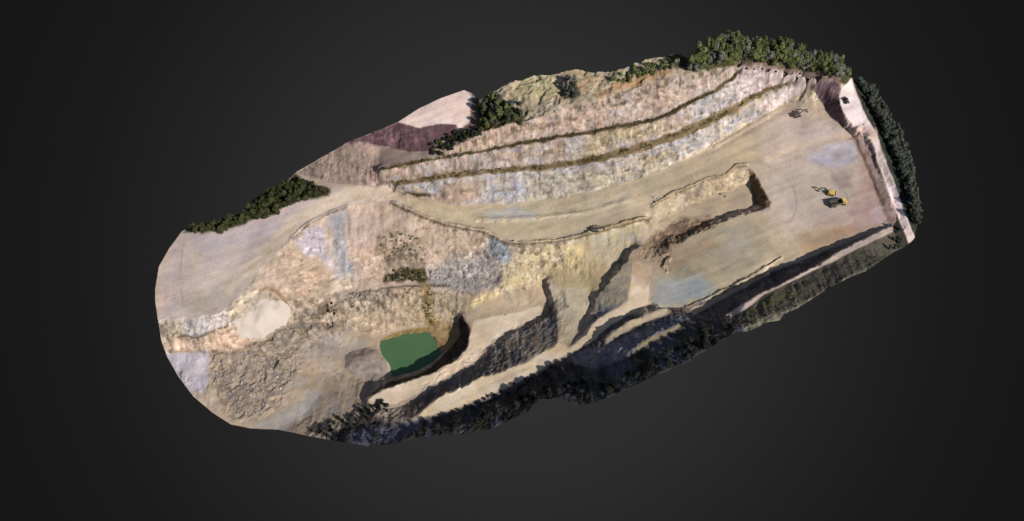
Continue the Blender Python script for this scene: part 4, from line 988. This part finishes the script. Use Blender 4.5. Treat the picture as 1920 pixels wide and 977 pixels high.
def wheel(parent, x, y, r, w, mat_rim):
    bm = bmesh.new(); cyl(bm, (0, 0, 0), r, w); bmesh.ops.bevel(bm, geom=[e for e in bm.edges if len(e.link_faces) == 2 and e.calc_face_angle(0) > 1], offset=.08, segments=2, affect='EDGES')
    t = bm_obj('wheel', bm, 'rubber', parent); t.location = (x, y, r)
    bm = bmesh.new(); cyl(bm, (0, 0, 0), r * .5, w + .06); bm_obj('rim', bm, mat_rim, t)
def excavator(label, px, py, heading, sc, paint_, boom_paint=None):
    e = place('excavator', label, 'excavator', px, py, heading, sc); bp = boom_paint or paint_
    for s in (-1, 1):
        bm = bmesh.new(); prism(bm, [(-2.2,.45),(-1.9,.1),(1.9,.1),(2.2,.45),(2.2,.75),(1.9,1.0),(-1.9,1.0),(-2.2,.75)], s * 1.35 - .32, s * 1.35 + .32); bm_obj('track', bm, 'rubber', e)
    bm = bmesh.new(); box(bm, (0, 0, .8), (2.2, 2.1, .5)); cyl_ = bm; bm_obj('undercarriage', bm, 'steel', e)
    bm = bmesh.new(); box(bm, (-.7, 0, 1.65), (3.6, 2.7, 1.1), bev=.12); box(bm, (-1.1, -.3, 2.3), (2.2, 1.9, .3)); bm_obj('body', bm, paint_, e)
    bm = bmesh.new(); prism(bm, [(-2.5,1.15),(-3.0,1.3),(-3.0,2.2),(-2.5,2.3)], -1.35, 1.35); bm_obj('counterweight', bm, 'dark_paint', e)
    bm = bmesh.new(); prism(bm, [(0,1.2),(1.5,1.2),(1.55,2.0),(1.2,3.0),(0,3.0)], .45, 1.4); c = bm_obj('cab', bm, paint_, e)
    bm = bmesh.new(); box(bm, (.7, .925, 2.35), (1.25, 1.0, .8), bev=.02); bm_obj('window', bm, 'glass', c)
    bm = bmesh.new(); prism(bm, [(.9,1.5),(1.2,1.3),(3.6,4.0),(6.2,3.6),(6.3,3.95),(3.5,4.7)], -.5, 0); bm_obj('boom', bm, bp, e)
    bm = bmesh.new(); prism(bm, [(5.7,4.3),(6.2,4.4),(7.0,1.2),(6.7,1.1)], -.42, -.08); bm_obj('stick', bm, bp, e)
    bm = bmesh.new(); prism(bm, [(6.6,1.3),(7.2,1.2),(7.3,.5),(6.6,.15),(5.9,.35),(6.1,.6),(6.6,.55),(6.8,.8)], -.75, .25); bm_obj('bucket', bm, 'steel', e)
    return e
excavator('yellow excavator standing beside a dump truck on the right of the pit floor', 1556, 364, 168, 1.15, 'yellow', 'dark_paint')
excavator('dark excavator parked alone on the upper right of the pit floor', 1494, 217, 20, 1.1, 'dark_paint')
excavator('dark excavator at the berm on the edge above the yellow slope', 1116, 432, 10, .9, 'dark_paint')

t = place('dump_truck', 'dump truck with yellow cab and dark tipper bed beside the yellow excavator', 'truck', 1569, 384, 12, 1.32)
bm = bmesh.new(); box(bm, (0, 0, 1.0), (8.6, 1.1, .5)); bm_obj('chassis', bm, 'steel', t)
bm = bmesh.new(); prism(bm, [(2.4,1.2),(4.6,1.2),(4.7,2.0),(4.0,2.2),(3.7,3.1),(2.4,3.1)], -1.25, 1.25); c = bm_obj('cab', bm, 'yellow', t)
bm = bmesh.new(); prism(bm, [(2.7,2.2),(3.98,2.25),(3.74,2.95),(2.7,2.95)], -1.28, 1.28); bm_obj('window', bm, 'glass', c)
bm = bmesh.new()
box(bm, (-1.1, 0, 1.55), (5.8, 2.6, .2), bev=.02)
for s in (-1, 1): box(bm, (-1.1, s * 1.35, 2.3), (5.8, .14, 1.6), bev=.02)
box(bm, (1.85, 0, 2.4), (.14, 2.84, 1.8), bev=.02); box(bm, (-4.05, 0, 2.0), (.14, 2.84, 1.0), bev=.02)
bm_obj('tipper_bed', bm, 'dark_paint', t)
for x in (3.4, -1.6, -3.2):
    for s in (-1, 1): wheel(t, x, s * 1.25, .8, .6, 'steel')

l = place('wheel_loader', 'dark wheel loader standing on the pale road at the upper right corner', 'loader', 1586, 190, 105, .95)
bm = bmesh.new(); box(bm, (-1.6, 0, 1.7), (3.0, 2.0, 1.3), bev=.15); box(bm, (.4, 0, 1.2), (2.4, 1.3, .7)); bm_obj('body', bm, 'dark_paint', l)
bm = bmesh.new(); box(bm, (-.3, 0, 2.9), (1.5, 1.6, 1.5), bev=.1); c = bm_obj('cab', bm, 'dark_paint', l)
bm = bmesh.new(); box(bm, (-.3, 0, 3.0), (1.54, 1.64, .8), bev=.02); bm_obj('window', bm, 'glass', c)
for s in (-1, 1):
    bm = bmesh.new(); prism(bm, [(.6,1.9),(1.0,2.1),(3.2,.9),(3.1,.5)], s * .6 - .12, s * .6 + .12); bm_obj('lift_arm', bm, 'dark_paint', l)
bm = bmesh.new(); prism(bm, [(3.0,1.3),(3.2,.2),(4.3,.15),(4.25,.3),(3.4,.45),(3.2,1.3)], -1.4, 1.4); bm_obj('bucket', bm, 'steel', l)
for x in (1.3, -2.0):
    for s in (-1, 1): wheel(l, x, s * 1.1, .85, .65, 'steel')
